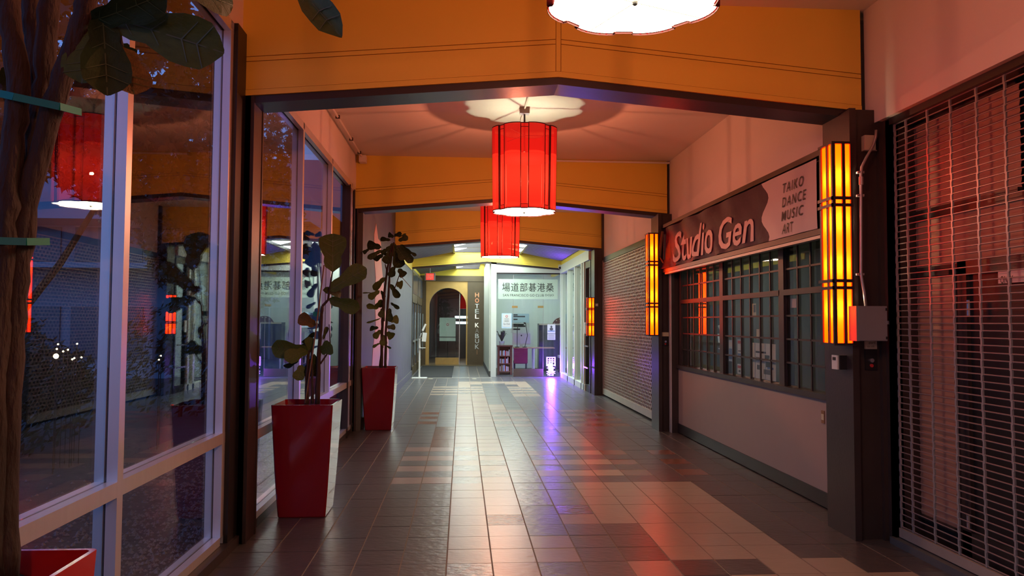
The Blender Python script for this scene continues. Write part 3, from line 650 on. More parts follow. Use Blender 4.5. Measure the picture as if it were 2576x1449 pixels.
for i, (x, y) in enumerate(((1.9, 23.6), (1.9, 25.4), (3.6, 24.5))):
    o = thing('ceiling_panel', (x, y, 3.27), ['front', 'rear', 'right hand'][i] + ' white ceiling light inside the board game club', 'ceiling light', 'club ceiling lights'); B(x - .5, y - .3, 3.27, x + .5, y + .3, 3.315).build('diffuser', M['lite'], o); B(x - .53, y - .33, 3.295, x + .53, y + .33, 3.319).build('frame', M['white'], o)
cb = thing('club_banner', (1.94, CY - .02, 2.30), 'pale green banner with black brush characters across the club glass', 'banner')
B(1.05, CY - .014, 2.30, 2.83, CY - .009, 2.89).build('sheet', mat('pale_green_banner', (.40, .50, .41), .6, var=.04), cb)
text('lettering', '場道部碁港桑', cb, M['ink'], None, (1.94, CY - .017, 2.65), (1, 0, 0), (0, 0, 1), width=1.54, height=.26, space=1.08)
for wd, a_, b_ in (('SAN', 1265, 1280), ('FRANCISCO', 1283.5, 1329.5), ('GO', 1332.5, 1344.5), ('CLUB', 1347.5, 1368), ('DOJO', 1371.5, 1393)):
    pa = atY(a_, 742, CY); pb = atY(b_, 742, CY); text('lettering', wd, cb, M['ink'], None, ((pa.x + pb.x) / 2, CY - .017, 2.412), (1, 0, 0), (0, 0, 1), width=pb.x - pa.x, height=.072, space=1.1)
nn = thing('neon_sign', (2.63, CY - .05, .02), 'glowing violet neon characters low in the club glass', 'neon sign')
for s, z in (('囲', .455), ('碁', .165)): text('tube_character', s, nn, M['neon'], None, (2.627, CY - .045, z), (1, 0, 0), (0, 0, 1), width=.265, height=.265, bold=.003)
light('glow', 'POINT', nn, (2.627, CY - .16, .33), 170, (.22, .05, 1.0), .08)
B(2.47, CY - .030, .015, 2.79, CY - .022, .62).build('backing_sheet', M['glass_s'], nn)
bp = thing('notice_board', (1.31, CY - .02, 1.43), 'light blue framed club notice on the left of the glass', 'notice')
a = atY(1262, 788, CY - .02); b = atY(1287, 826, CY - .02); B(a.x, CY - .024, b.z, b.x, CY - .012, a.z).build('frame', M['paperb'], bp); B(a.x + .03, CY - .028, b.z + .04, b.x - .03, CY - .024, a.z - .03).build('sheet', M['paper'], bp)
text('lettering', 'Go Club', bp, M['inkg'], None, ((a.x + b.x) / 2, CY - .031, b.z + .13), (1, 0, 0), (0, 0, 1), width=.19, height=.05); MB().tube([((a.x + b.x) / 2, CY - .031, a.z - .09), ((a.x + b.x) / 2, CY - .028, a.z - .09)], .035, 16).build('emblem', M['inkr'], bp)
MB().tube([((a.x + b.x) / 2, CY - .033, a.z - .09), ((a.x + b.x) / 2, CY - .031, a.z - .09)], .022, 16).build('emblem_centre', M['paper'], bp)
for k, z in enumerate((.21, .26, .29)): B(a.x + .08, CY - .031, a.z - z + .04, b.x - .08, CY - .028, a.z - z + .048).build('print', M['inkg'], bp)
for py0, py1, lab in ((816, 839, 'white flyer with a small portrait taped to the club glass'), (840, 855, 'small white text notice taped below the portrait flyer')):
    a = atY(1377, py0, CY - .01); b = atY(1397, py1, CY - .01); o = thing('flyer', ((a.x + b.x) / 2, CY - .012, b.z), lab, 'notice'); B(a.x, CY - .012, b.z, b.x, CY - .008, a.z).build('sheet', M['paper'], o)
    if py0 == 816: MB().ball(((a.x + b.x) / 2, CY - .013, b.z + .2), .03, sc=(1, .1, 1.2)).build('print', M['inkg'], o); MB().ball(((a.x + b.x) / 2, CY - .013, b.z + .13), .055, sc=(1, .06, .8)).build('print', M['inkg'], o); B(a.x + .02, CY - .014, b.z + .06, b.x - .02, CY - .012, b.z + .085).build('print', M['inkb'], o)
    else:
        for k in range(4): B(a.x + .02, CY - .014, b.z + .03 + .035 * k, b.x - .03, CY - .012, b.z + .04 + .035 * k).build('print', M['inkg'], o)
# furniture of the club
IY = 23.6
def ip(x, y, Y=IY): return atY(x, y, Y)
bc = thing('bookcase', (1.28, 23.3, 0), 'red brown wooden bookcase with books on the left of the club room', 'bookcase')
a = ip(1252, 872, 23.2); b = ip(1288, 945, 23.2); bx0, bx1, bt = a.x, b.x, a.z
for q in (B(bx0, 23.2, 0, bx0 + .06, 23.5, bt), B(bx1 - .06, 23.2, 0, bx1, 23.5, bt)): q.build('side_panel', M['wood'], bc)
B(bx0 - .02, 23.17, bt, bx1 + .02, 23.53, bt + .04).build('top', M['wood'], bc); B(bx0, 23.48, 0, bx1, 23.5, bt).build('back_panel', M['wood'], bc)
for z in (.08, .32, .55): B(bx0 + .05, 23.2, z, bx1 - .05, 23.48, z + .03).build('shelf', M['wood'], bc)
cols = ['paper', 'cane', 'label_y', 'paperb', 'inkr', 'paper', 'letterp']
k = 0
for z in (.11, .35, .58):
    x = bx0 + .07
    while x < bx1 - .1:
        w_ = random.uniform(.02, .04); h = random.uniform(.13, .19); o = B(x, 23.23, z, x + w_, 23.42, z + h).build('book', M[cols[k % 7]]); x += w_ + random.uniform(.002, .018); k += 1
        tag(o, 'small upright book on the shelves of the red brown bookcase', 'book', 'books in the club bookcase')
dk = thing('desk', (2.0, 23.9, 0), 'light wooden desk with white legs in the club room', 'desk')
a = ip(1290, 874, 23.7); b = ip(1395, 878, 23.7); B(a.x, 23.6, a.z - .03, b.x, 24.2, a.z).build('table_top', M['woodl'], dk); dz = a.z
for x, y in ((a.x + .05, 23.65), (a.x + .05, 24.15), (2.25, 23.65), (2.25, 24.15)): MB().tube([(x, y, 0), (x, y, dz - .03)], .022, 8).build('leg', M['white'], dk)
mc = thing('desktop_computer', (1.82, 23.95, dz), 'silver desktop computer seen from behind on the club desk', 'computer')
a = ip(1289, 840, 23.95); b = ip(1334, 871, 23.95); B(a.x, 23.94, b.z + .05, b.x, 23.97, a.z + .02).build('screen_shell', M['silver'], mc); cx = (a.x + b.x) / 2
MB().prism([(cx - .05, dz), (cx + .05, dz), (cx + .035, b.z + .22), (cx - .035, b.z + .22)], lambda p, q, d: (p, d, q), 23.91, 23.94).build('stand', M['silver'], mc); MB().ball((cx, 23.938, a.z - .05), .022, sc=(1, .1, 1.1)).build('emblem', M['ink'], mc); B(cx - .08, 23.86, dz, cx + .08, 24.0, dz + .008).build('foot', M['silver'], mc)
chr_ = thing('chair', (1.78, 23.35, 0), 'maroon fabric chair pushed up to the club desk', 'chair')
a = ip(1293, 876, 23.2); b = ip(1327, 915, 23.2); x0, x1, zt, zb = a.x, b.x, a.z, b.z
B(x0, 23.15, zb + .02, x1, 23.20, zt).build('backrest', M['maroon'], chr_); B(x0 + .01, 23.18, zb, x1 - .01, 23.58, zb + .08).build('seat', M['maroon'], chr_)
for x in (x0 + .03, x1 - .03):
    for y in (23.18, 23.55): MB().tube([(x, y, 0), (x, y, zb)], .013, 6).build('leg', M['black'], chr_)
def desk_lamp(pts, head, lab):
    q = [atY(x, y, 23.75) for x, y in pts]; q[0].z = dz; o = thing('desk_lamp', q[0], lab, 'desk lamp')
    for i in range(len(q) - 1): MB().tube([q[i], q[i + 1]], .010, 6).build('arm', M['black'], o)
    MB().tube([q[-1], q[-1] + Vector(head)], [.035, .02], 10).build('lamp_head', M['black'], o); MB().tube([q[0], q[0] + Vector((0, 0, .02))], .07, 14).build('base', M['black'], o)
desk_lamp([(1301, 874), (1301, 828), (1303, 820)], (.01, 0, .06), 'upright black desk lamp on the left of the silver computer')
desk_lamp([(1320, 874), (1327, 844), (1322, 813)], (-.06, 0, .015), 'black jointed desk lamp arm on the right of the silver computer')
pp = thing('potted_plant', (1.2, 23.35, bt + .04), 'dark strap-leaved houseplant on top of the club bookcase', 'plant'); MB().tube([(1.22, 23.35, bt + .04), (1.22, 23.35, bt + .16)], [.07, .09], 12).build('pot', M['paper'], pp)
for k in range(16):
    a_ = k * 2.4; L_ = random.uniform(.25, .5); t0 = Vector((1.22, 23.35, bt + .14)); t1 = t0 + Vector((math.cos(a_) * L_ * .35, math.sin(a_) * L_ * .3, L_ * .7)); t2 = t1 + Vector((math.cos(a_) * L_ * .3, math.sin(a_) * L_ * .2, -L_ * .1))
    w_ = Vector((-math.sin(a_), math.cos(a_), 0)) * .025; MB().add([t0 - w_ * .5, t0 + w_ * .5, t1 + w_, t1 - w_, t2], [(0, 1, 2, 3), (3, 2, 4)]).build('strap_leaf', M['shrub'], pp)
wb = thing('wall_poster', (2.0, 26.58, 1.3), 'blue and white tournament poster on the back wall of the club', 'poster')
a = ip(1286, 789, 26.57); b = ip(1331, 812, 26.57); B(a.x, 26.575, b.z, b.x, 26.59, a.z).build('upper_sheet', M['paperb'], wb); c = ip(1331, 838, 26.57); B(a.x, 26.575, c.z, b.x, 26.59, b.z - .02).build('lower_sheet', M['paper'], wb)
for v0, ww in ((.80, .3), (.62, .85), (.3, .3)): z = b.z + (a.z - b.z) * v0; B(a.x + .08, 26.57, z, a.x + .08 + (b.x - a.x - .15) * ww, 26.575, z + .045).build('print', M['inkg'], wb)
for v0, ww in ((.75, .75), (.6, .85), (.3, .5)): z = c.z + (b.z - c.z) * v0; B(a.x + .05, 26.57, z, a.x + .05 + (b.x - a.x - .1) * ww, 26.575, z + .05).build('print', M['ink'], wb)
cab = thing('cabinet', (2.75, 25.2, 0), 'tall dark grey cabinet on the right of the club room', 'cabinet')
a = ip(1356, 814, 25.0); b = ip(1403, 818, 25.0); B(a.x, 25.0, .04, b.x + .4, 25.5, a.z).build('body', mat('dark_grey_cabinet', (.03, .03, .045), .3), cab); B(a.x, 24.985, a.z - .05, b.x + .4, 25.0, a.z).build('top_trim', M['label_y'], cab)
for k in range(2): x = a.x + .03 + k * .5; B(x, 24.98, .08, x + .46, 25.0, a.z - .08).build('door', mat('grey_blue_door', (.06, .06, .085), .25), cab)
oc = thing('office_chair', (3.28, 24.2, 0), 'dark office chair with white back beside the grey cabinet', 'chair')
MB().ball((3.28, 24.2, 1.05), .2, sc=(.9, .25, 1.5)).build('backrest', mat('navy_mesh', (.03, .03, .07), .6), oc, True); B(3.08, 23.95, .48, 3.48, 24.35, .56).build('seat', M['white'], oc); MB().tube([(3.28, 24.15, .1), (3.28, 24.15, .48)], .03, 8).build('column', M['black'], oc)
for k in range(5): a_ = k * 1.257; MB().bar((3.28, 24.15, .1), (3.28 + .26 * math.cos(a_), 24.15 + .26 * math.sin(a_), .04), .04, .03).build('foot', M['black'], oc)
p = ip(1412, 822, 26.55); go = thing('round_sign', (p.x, 26.56, p.z - .33), 'round dark wooden club sign with gold character on the club back wall', 'sign')
MB().tube([(p.x, 26.52, p.z), (p.x, 26.58, p.z)], .33, 28).build('disc', M['wood'], go); text('lettering', '碁', go, M['label_y'], None, (p.x, 26.51, p.z), (1, 0, 0), (0, 0, 1), width=.26, height=.26, bold=.01)
for k in range(14): a_ = k * .449; MB().ball((p.x + .28 * math.cos(a_), 26.515, p.z + .28 * math.sin(a_)), .022, 8, 4, (1, .3, 1)).build('stud', M['label_y'], go)
sc_ = thing('security_camera', (2.9, 22.15, 3.18), 'small white security camera under the corner of the lime yellow beam', 'camera')
p = atY(1409, 672, 22.2); MB().tube([p + Vector((0, .06, 0)), p + Vector((-.02, -.1, -.03))], .045, 12).build('housing', M['white'], sc_); MB().tube([p + Vector((-.02, -.1, -.03)), p + Vector((-.022, -.11, -.033))], .035, 12).build('lens', M['black'], sc_); B(p.x - .04, p.y + .05, p.z, p.x + .04, p.y + .08, p.z + .08).build('bracket', M['white'], sc_)
# ---- hotel passage
pw = struct('wall_passage', (.9, 25.4, 0), 'pale boarded wall of the passage beside the club', 'wall')
k = 0
y = 22.46
while y < 28.3: B(.80, y, .16, .855, min(y + .34, 28.3), 3.30).build('board', M['offwhite'], pw); y += .36
B(.795, 22.45, 0, .86, 28.35, .16).build('skirting', M['concrete'], pw); B(.80, 22.45, 3.3, .86, 28.35, 3.6).build('header', M['offwhite'], pw)
tag(B(-1.85, 22.62, 0, -1.62, 28.5, 4.1).build('wall_left', M['brown']), 'dark recessed wall behind the bronze side doors', 'wall', kind='structure')
for i, (y0, y1) in enumerate(((22.75, 25.3), (25.4, 28.2))):
    d = struct('door_%d' % (3 + i), (-1.52, (y0 + y1) / 2, 0), ['nearer dark bronze double door with chrome bars in the left passage wall', 'farther dark bronze double door next to the hotel entrance'][i], 'door')
    for y in (y0, (y0 + y1) / 2 - .04, y1 - .08): B(-1.56, y, 0, -1.49, y + .08, 2.3).build('stile', M['bronze'], d)
    B(-1.56, y0, 2.2, -1.49, y1, 2.36).build('top_rail', M['bronze'], d); B(-1.56, y0, 0, -1.49, y1, .25).build('bottom_rail', M['bronze'], d); B(-1.56, y0, 2.36, -1.49, y1, 3.2).build('transom_frame', M['bronze'], d)
    B(-1.53, y0 + .08, .25, -1.522, y1 - .08, 2.2).build('pane', M['bldgd'], d); B(-1.488, y0 + .15, 2.46, -1.48, y1 - .15, 3.1).build('transom_pane', M['bldgd'], d)
    for y in (y0 + .5, y1 - .5): MB().tube([(-1.44, y, .6), (-1.44, y, 1.9)], .015, 8).build('pull_handle', M['knobm'], d)
    B(-1.47, y0 + .1, 1.0, -1.45, y1 - .1, 1.06).build('push_bar', M['knobm'], d)
tag(B(-1.57, 22.6, 0, -1.50, 22.74, 3.2).build('trim_6', M['black']), 'dark vertical door trim at the end of the concrete wall', 'trim', kind='structure')
HY = 28.4
hw = struct('wall_hotel', (-.3, HY, 0), 'bronze entrance wall with an arched opening', 'wall')
acx, ar, asp = -.546, .69, 2.19
N_ = 22; arc = [(acx + ar * math.cos(math.pi * i / N_), asp + ar * math.sin(math.pi * i / N_)) for i in range(N_ + 1)]
x0, x1, zt = -1.33, .19, 3.13; m = MB()
Pf = [(x1, 0)] + [(x1, asp + (zt - asp) * min(1, i / 5)) if i <= 5 else (x1 + (x0 - x1) * (i - 5) / (N_ - 10), zt) if i <= N_ - 5 else (x0, asp + (zt - asp) * (N_ - i) / 5) for i in range(N_ + 1)] + [(x0, 0)]
Ai = [(arc[0][0], 0)] + arc + [(arc[-1][0], 0)]
for yy, fl_ in ((HY, 0), (HY + .25, 1)):
    A_ = [(a, yy, b) for a, b in Pf]; B_ = [(a, yy, b) for a, b in Ai]; m.strip(A_ if fl_ else B_, B_ if fl_ else A_)
m.strip([(a, HY, b) for a, b in Ai], [(a, HY + .25, b) for a, b in Ai])
m.build('arch_panel', M['gold'], hw)
B(x0 - .03, HY - .02, 0, x0 + .05, HY + .2, zt).build('jamb_strip', M['gold'], hw); B(-1.60, HY - .01, 0, x0 - .03, HY + .25, zt).build('side_panel', M['bronze'], hw)
B(.195, HY - .03, 0, .84, HY + .25, zt).build('sign_panel', M['bronze'], hw); B(-1.6, HY - .05, zt, .86, HY + .25, 3.34).build('lintel', M['bronze'], hw); B(-1.6, HY - .03, 3.34, .86, HY + .25, 3.9).build('upper_band', M['yellow'], hw)
B(-1.6, 27.75, -.003, .84, HY + .05, .012).build('threshold', M['bronze'], hw)
hs = thing('hotel_lettering', (.55, HY - .05, .39), 'column of pale and orange letters down the dark bronze panel', 'sign')
HL = [('H', 742, 'inko'), ('O', 756, 'inko'), ('T', 770, 'paper'), ('E', 783, 'paper'), ('L', 796, 'lit'), ('K', 818, 'lit'), ('A', 832, 'dimL'), ('B', 845, 'paper'), ('U', 858, 'paper'), ('K', 872, 'paper'), ('I', 886, 'cane')]
M['inko'] = mat('orange_letter', (.8, .3, .16), .4, emit=(1, .3, .15), es=.35); M['lit'] = mat('white_letter', (.8, .8, .7), .4, emit=(1, .95, .8), es=.5); M['dimL'] = mat('dim_letter', (.22, .20, .17), .4)
for s, py, mm in HL: p = atY(1200, py, HY - .04); text('letter_' + s.lower(), s, hs, M[mm], None, (p.x, HY - .045, p.z), (1, 0, 0), (0, 0, 1), width=.03 if s == 'I' else .145, height=.165, bold=.01)
gd = struct('door_5', (-.56, HY + .15, 0), 'glass hotel door with brass kick plate inside the arch', 'door')
B(-1.0, HY + .13, .01, -.125, HY + .17, .27).build('kick_plate', M['brass'], gd); B(-1.22, HY + .14, .01, -.115, HY + .15, 2.85).build('pane', M['glass_s'], gd); B(-.12, HY + .13, .01, -.09, HY + .17, 2.8).build('door_edge', M['alud'], gd)
M['lobby'] = mat('lobby_wall', (.10, .07, .06), .7)
room('lobby', 'hotel lobby seen through the arch', 'lobby', 'woodl', -2.2, 3.2, 28.66, 33.5, 3.35)
ea = thing('easel', (-.55, 29.6, 0), 'thin black easel inside the hotel arch', 'easel'); a = atY(1106, 799, 29.55); b = atY(1146, 858, 29.55); c = atY(1146, 847, 29.5)
for x in (a.x + .05, b.x - .05): MB().tube([(x - (.12 if x < (a.x + b.x) / 2 else -.12), 29.60, 0), (x, 29.64, a.z)], .014, 6).build('leg', M['black'], ea)
MB().tube([((a.x + b.x) / 2, 30.1, 0), ((a.x + b.x) / 2, 29.64, a.z)], .014, 6).build('leg', M['black'], ea); B(a.x - .05, 29.49, c.z - .02, b.x + .05, 29.52, c.z).build('ledge', M['black'], ea)
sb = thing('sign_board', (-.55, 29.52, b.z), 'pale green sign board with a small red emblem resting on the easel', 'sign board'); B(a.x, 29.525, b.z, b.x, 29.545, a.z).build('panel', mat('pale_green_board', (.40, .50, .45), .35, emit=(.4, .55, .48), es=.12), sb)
MB().tube([((a.x + b.x) / 2, 29.519, a.z - .27), ((a.x + b.x) / 2, 29.526, a.z - .27)], .05, 16).build('emblem', M['inkr'], sb); MB().tube([((a.x + b.x) / 2, 29.515, a.z - .27), ((a.x + b.x) / 2, 29.52, a.z - .27)], .034, 16).build('emblem_centre', M['paper'], sb)
rs = thing('red_lampshade', (.2, 31.2, 2.2), 'red scalloped pendant shade inside the hotel lobby', 'lamp'); MB().tube([(.25, 31.2, 2.15), (.25, 31.2, 2.95)], [.36, .28], 16).build('shade', M['redfab'], rs); MB().tube([(.25, 31.2, 2.95), (.25, 31.2, 3.3)], .01, 6).build('cord', M['black'], rs)
p = atY(1162, 805, 32.5); o = thing('bar_lamp', (p.x, p.y, p.z - .2), 'two-tier pale bar lamp glowing in the hotel lobby', 'lamp')
for py in (798, 812): p = atY(1162, py, 32.5); MB().tube([p - Vector((0, 0, .05)), p + Vector((0, 0, .05))], .3, 16).build('tube', M['teal'], o)
MB().tube([(p.x, p.y, p.z), Vector((p.x, p.y, 3.3))], .012, 6).build('stem', M['black'], o)
tag(B(-1.42, 22.02, .002, -.29, 27.55, .016).build('door_mat', M['mat']), 'long black rubber mat leading to the hotel entrance', 'mat')
es_ = thing('exit_sign', (-1.05, 24, 2.95), 'red lit EXIT sign hanging before the hotel entrance', 'exit sign')
a = atY(1072, 688, 24); b = atY(1091, 704, 24); B(a.x - .04, 24, b.z - .02, b.x + .05, 24.06, a.z + .02).build('housing', M['box'], es_); B(a.x, 23.992, b.z, b.x, 24.0, a.z).build('face', M['exit'], es_)
text('lettering', 'EXIT', es_, M['letterp'], None, ((a.x + b.x) / 2, 23.988, (a.z + b.z) / 2), (1, 0, 0), (0, 0, 1), width=(b.x - a.x) * .85, height=(a.z - b.z) * .65, bold=.02)
MB().tube([((a.x + b.x) / 2, 24.03, a.z + .02), ((a.x + b.x) / 2, 24.03, 3.45)], .012, 8).build('stem', M['box'], es_)
st = thing('sanitizer_stand', (-1.2, 21.8, 0), 'slim white hand sanitizer stand in front of the black mat', 'dispenser stand')
B(-1.42, 21.62, 0, -1.0, 22.0, .02).build('base_plate', M['white'], st); B(-1.235, 21.79, .02, -1.19, 21.82, 1.13).build('pole', M['white'], st)
q0 = atY(1056, 849, 21.8); q1 = atY(1063, 832, 21.8); q2 = atY(1064, 822, 21.8); q3 = atY(1071, 815, 21.8); MB().tube([q0, atY(1060, 838, 21.8)], .014, 8).build('neck', M['white'], st)
a = atY(1062, 837, 21.77); b = atY(1072, 859, 21.77); MB().bar(((a.x + b.x) / 2 - .01, 21.76, b.z), ((a.x + b.x) / 2 + .02, 21.76, a.z), .115, .09, (0, 1, 0)).build('dispenser', M['white'], st); MB().bar(q1, q3, .05, .03, (0, 1, 0)).build('nozzle_arm', M['white'], st)
p = atY(1056, 875, 21.8); B(p.x, 21.72, p.z - .008, p.x + .16, 21.86, p.z + .008).build('drip_tray', M['white'], st)
for k, (x, y) in enumerate(((1083, 953), (1193, 953))):
    d = ray(x, y); p = CAM + d * (-H / d.z); o = MB().tube([(p.x, p.y, 0), (p.x, p.y, .004)], .07, 16).build('floor_sticker', M['label_y']); tag(o, ['yellow round floor sticker beside the sanitizer stand', 'yellow round floor sticker in front of the passage'][k], 'sticker', 'floor stickers')
tag(B(-1.5, 21.85, .0005, .86, 21.92, .008).build('trim_7', M['bottombar']), 'pale floor transition strip before the mat', 'trim', kind='structure')

# ================================================================== LANTERNS
def make_lantern(Y, lab, zb=2.945):
    X = .70; zt = zb + .95
    t = thing('drum_lantern', (X, Y, zb), lab, 'pendant lamp', 'red drum lanterns along the arcade')
    Ro, Ri = .385, .352; rot = R(-90 + 18)
    def pt(a, r, z): r = r * (.965 + .035 * (z - zb) / .95); return (X + r * math.cos(a), Y + r * math.sin(a), z)
    for k in range(8):
        c = rot + k * R(45); hw_ = R(15.5)
        A = [c - hw_ + 2 * hw_ * i / 8 for i in range(9)]
        rr = [Ro * (1 - .035 * ((i - 4) / 4) ** 2) for i in range(9)]
        MB().strip([pt(a, r, zb) for a, r in zip(A, rr)], [pt(a, r, zt) for a, r in zip(A, rr)]).build('shade_panel', M['red'], t, True)
        B0, B1 = c + hw_, c + R(45) - hw_; A2 = [B0 + (B1 - B0) * i / 3 for i in range(4)]
        MB().strip([pt(a, Ri, zb) for a in A2], [pt(a, Ri, zt) for a in A2]).build('recessed_panel', M['red'], t, True)
        for e_, r1 in ((B0, rr[-1]), (B1, rr[0])):
            w_ = R(.95); MB().add([pt(e_, Ri - .004, zb), pt(e_, r1 + .006, zb), pt(e_, r1 + .006, zt), pt(e_, Ri - .004, zt), pt(e_ + w_, Ri - .004, zb), pt(e_ + w_, r1 + .006, zb), pt(e_ + w_, r1 + .006, zt), pt(e_ + w_, Ri - .004, zt)], [(0, 1, 2, 3), (7, 6, 5, 4), (1, 5, 6, 2), (0, 3, 7, 4), (0, 4, 5, 1), (3, 2, 6, 7)]).build('seam', M['redseam'], t)
        for z in (zb + .045, zt - .045): MB().strip([pt(a, Ri + .003, z - .003) for a in A2], [pt(a, Ri + .003, z + .003) for a in A2]).build('stitch_line', M['redseam'], t)
    for z in (zb, zt):
        P_ = []
        for k in range(8):
            c = rot + k * R(45); hw_ = R(15.5)
            P_ += [(c - hw_ + 2 * hw_ * i / 6, Ro * (1 - .035 * ((i - 3) / 3) ** 2)) for i in range(7)] + [(c + hw_ + .01, Ri), (c + R(45) - hw_ - .01, Ri)]
        P_.append(P_[0]); pts = [Vector(pt(a, r, z)) for a, r in P_]; m = MB()
        m.strip([p + Vector((0, 0, -.005)) for p in pts], [p + Vector((0, 0, .005)) for p in pts])
        m.strip([Vector(pt(a, r + .003, z - .005)) for a, r in P_], [Vector(pt(a, r + .003, z + .005)) for a, r in P_]); m.build('rim', M['redseam'], t)
    m = MB(); ring = [Vector(pt(a, r - .006, zb + .004)) for a, r in P_[:-1]]; m.add([(X, Y, zb + .004)] + ring, [(0, 1 + (i + 1) % len(ring), 1 + i) for i in range(len(ring))])
    m.build('diffuser', M['cream'], t)
    dd = [o for o in t.children if o.name.startswith('diffuser')][0]
    MB().ball((X, Y, zb - .006), .013, 10, 6).build('finial', M['black'], dd)
    for a_ in (.4, .4 + math.pi / 2): MB().bar((X - .34 * math.cos(a_), Y - .34 * math.sin(a_), zb - .005), (X + .34 * math.cos(a_), Y + .34 * math.sin(a_), zb - .005), .003, .002).build('joint', M['cane'], dd)
    MB().tube([(X, Y, zt - .25), (X, Y, CEIL - .07)], .011, 8).build('rod', M['black'], t)
    for k in range(3): a_ = k * 2.094; MB().bar((X, Y, zt - .06), (X + Ri * math.cos(a_), Y + Ri * math.sin(a_), zt - .06), .012, .006).build('spoke', M['black'], t)
    B(X - .055, Y - .05, CEIL - .075, X + .055, Y + .05, CEIL).build('ceiling_box', M['offwhite'], t)
    MB().tube([(X, Y - 1.5, CEIL - .02), (X, Y + 1.2, CEIL - .02)], .011, 8).build('ceiling_conduit', M['ceil'], t)
    MB().tube([(X, Y, zt - .335), (X, Y, zt - .33)], .345, 32).build('upper_light_stop', M['light_stop'], t); MB().tube([(X, Y, zb + .045), (X, Y, zb + .05)], .335, 32).build('lower_light_stop', M['light_stop'], t)  # added black discs, unseen, that stop the strong bulb's light upward and downward
    light('wall_fill_light', 'POINT', t, (X, Y, zb + .36), 215, (1.0, .80, .62), .014)  # extra bulb added to brighten the walls through the cloth
    light('bulb', 'POINT', t, (X, Y, zt - .31), 27, (1.0, .90, .60), .02)
    return t
make_lantern(3.02, 'white-lit underside of the red drum lantern hanging before the first yellow beam')
make_lantern(8.62, 'large red drum lantern hanging between the first and second yellow beams', 2.885)
make_lantern(14.2, 'red drum lantern hanging behind the second yellow beam', 2.84)
make_lantern(-2.6, 'red drum lantern hanging behind the camera')

# ---- amber box lanterns on the columns
def box_lantern(Y, zb, zt, lab, x1=XR, w=.155, d=.22):
    X0 = x1 - w
    t = thing('box_lantern', (x1 - w / 2, Y + d / 2, zb), lab, 'wall lamp', 'amber box lanterns on the right columns')
    ix = lambda f: X0 + w * f
    for f in (0, .50, .92): B(ix(f), Y, zb, ix(f) + (.024 if f < .9 else .012), Y + .022, zt).build('upright', M['steel'], t)
    for f in (.36, .84): B(X0, Y + d * f, zb, X0 + .02, Y + d * f + .024, zt).build('upright', M['steel'], t)
    for f in (.36, .84): B(x1 - .02, Y + d * f, zb, x1, Y + d * f + .024, zt).build('upright', M['steel'], t)
    B(X0 - .004, Y - .004, zt, x1, Y + d, zt + .018).build('cap', M['steel'], t); B(X0 - .004, Y - .004, zb - .018, x1, Y + d, zb).build('base', M['steel'], t)
    h = zt - zb
    for f in (.275, .31, .69, .725):
        z = zt - h * f; m = MB().box(X0 - .012, Y - .012, z - .012, x1, Y, z + .012).box(X0 - .012, Y - .012, z - .012, X0, Y + d, z + .012); m.build('cross_band', M['steel'], t)
    B(ix(0) + .024, Y + .014, zb, ix(.50), Y + .018, zt).build('front_panel', M['amber'], t); B(ix(.50) + .024, Y + .014, zb, ix(.92), Y + .018, zt).build('front_panel', M['amber'], t)
    B(X0 + .012, Y + .024, zb, X0 + .016, Y + d * .36, zt).build('side_panel', M['amber'], t); B(X0 + .012, Y + d * .36 + .024, zb, X0 + .016, Y + d * .84, zt).build('side_panel', M['amber'], t)
    B(X0 + .02, Y + d * .92, zb, x1, Y + d, zt).build('back_plate', M['steel'], t)
    kk = 4 if h > 1.2 else 3
    for i in range(kk): light('tube_light', 'POINT', t, (X0 + w * .45, Y + d * .42, zb + h * (.17 + .66 * i / (kk - 1))), 11.0 * h / 1.5, (1, .8, .5), .02)
    return t
box_lantern(5.50, 1.475, 2.985, 'large amber box lantern on the first brown column beside the banner')
box_lantern(11.16, 1.44, 2.955, 'amber box lantern on the column between banner and brick pattern shutter')
box_lantern(16.68, 1.33, 2.16, 'short amber box lantern on the far brown column beside the side door')

# ---- conduits on the ceiling
cl = thing('ceiling_conduit', (-1.52, 8.5, 3.98), 'thin painted conduit along the left ceiling corner ending at a small box', 'pipe')
MB().tube([(-1.50, 5.97, 4.05), (-1.50, 11.2, 4.05)], .014, 8).build('tube', M['plaster'], cl)
for y in (6.8, 7.9, 9.0, 10.1, 10.9): B(-1.525, y, 4.03, -1.475, y + .025, 4.07).build('strap', M['brown'], cl)
B(-1.54, 11.16, 3.97, -1.44, 11.31, 4.07).build('end_box', M['plaster'], cl)
tag(MB().tube([(.6, 11.26, 4.06), (3.14, 11.26, 4.06)], .016, 8).build('ceiling_pipe', M['plaster']), 'thin painted pipe along the top of the second yellow beam', 'pipe')

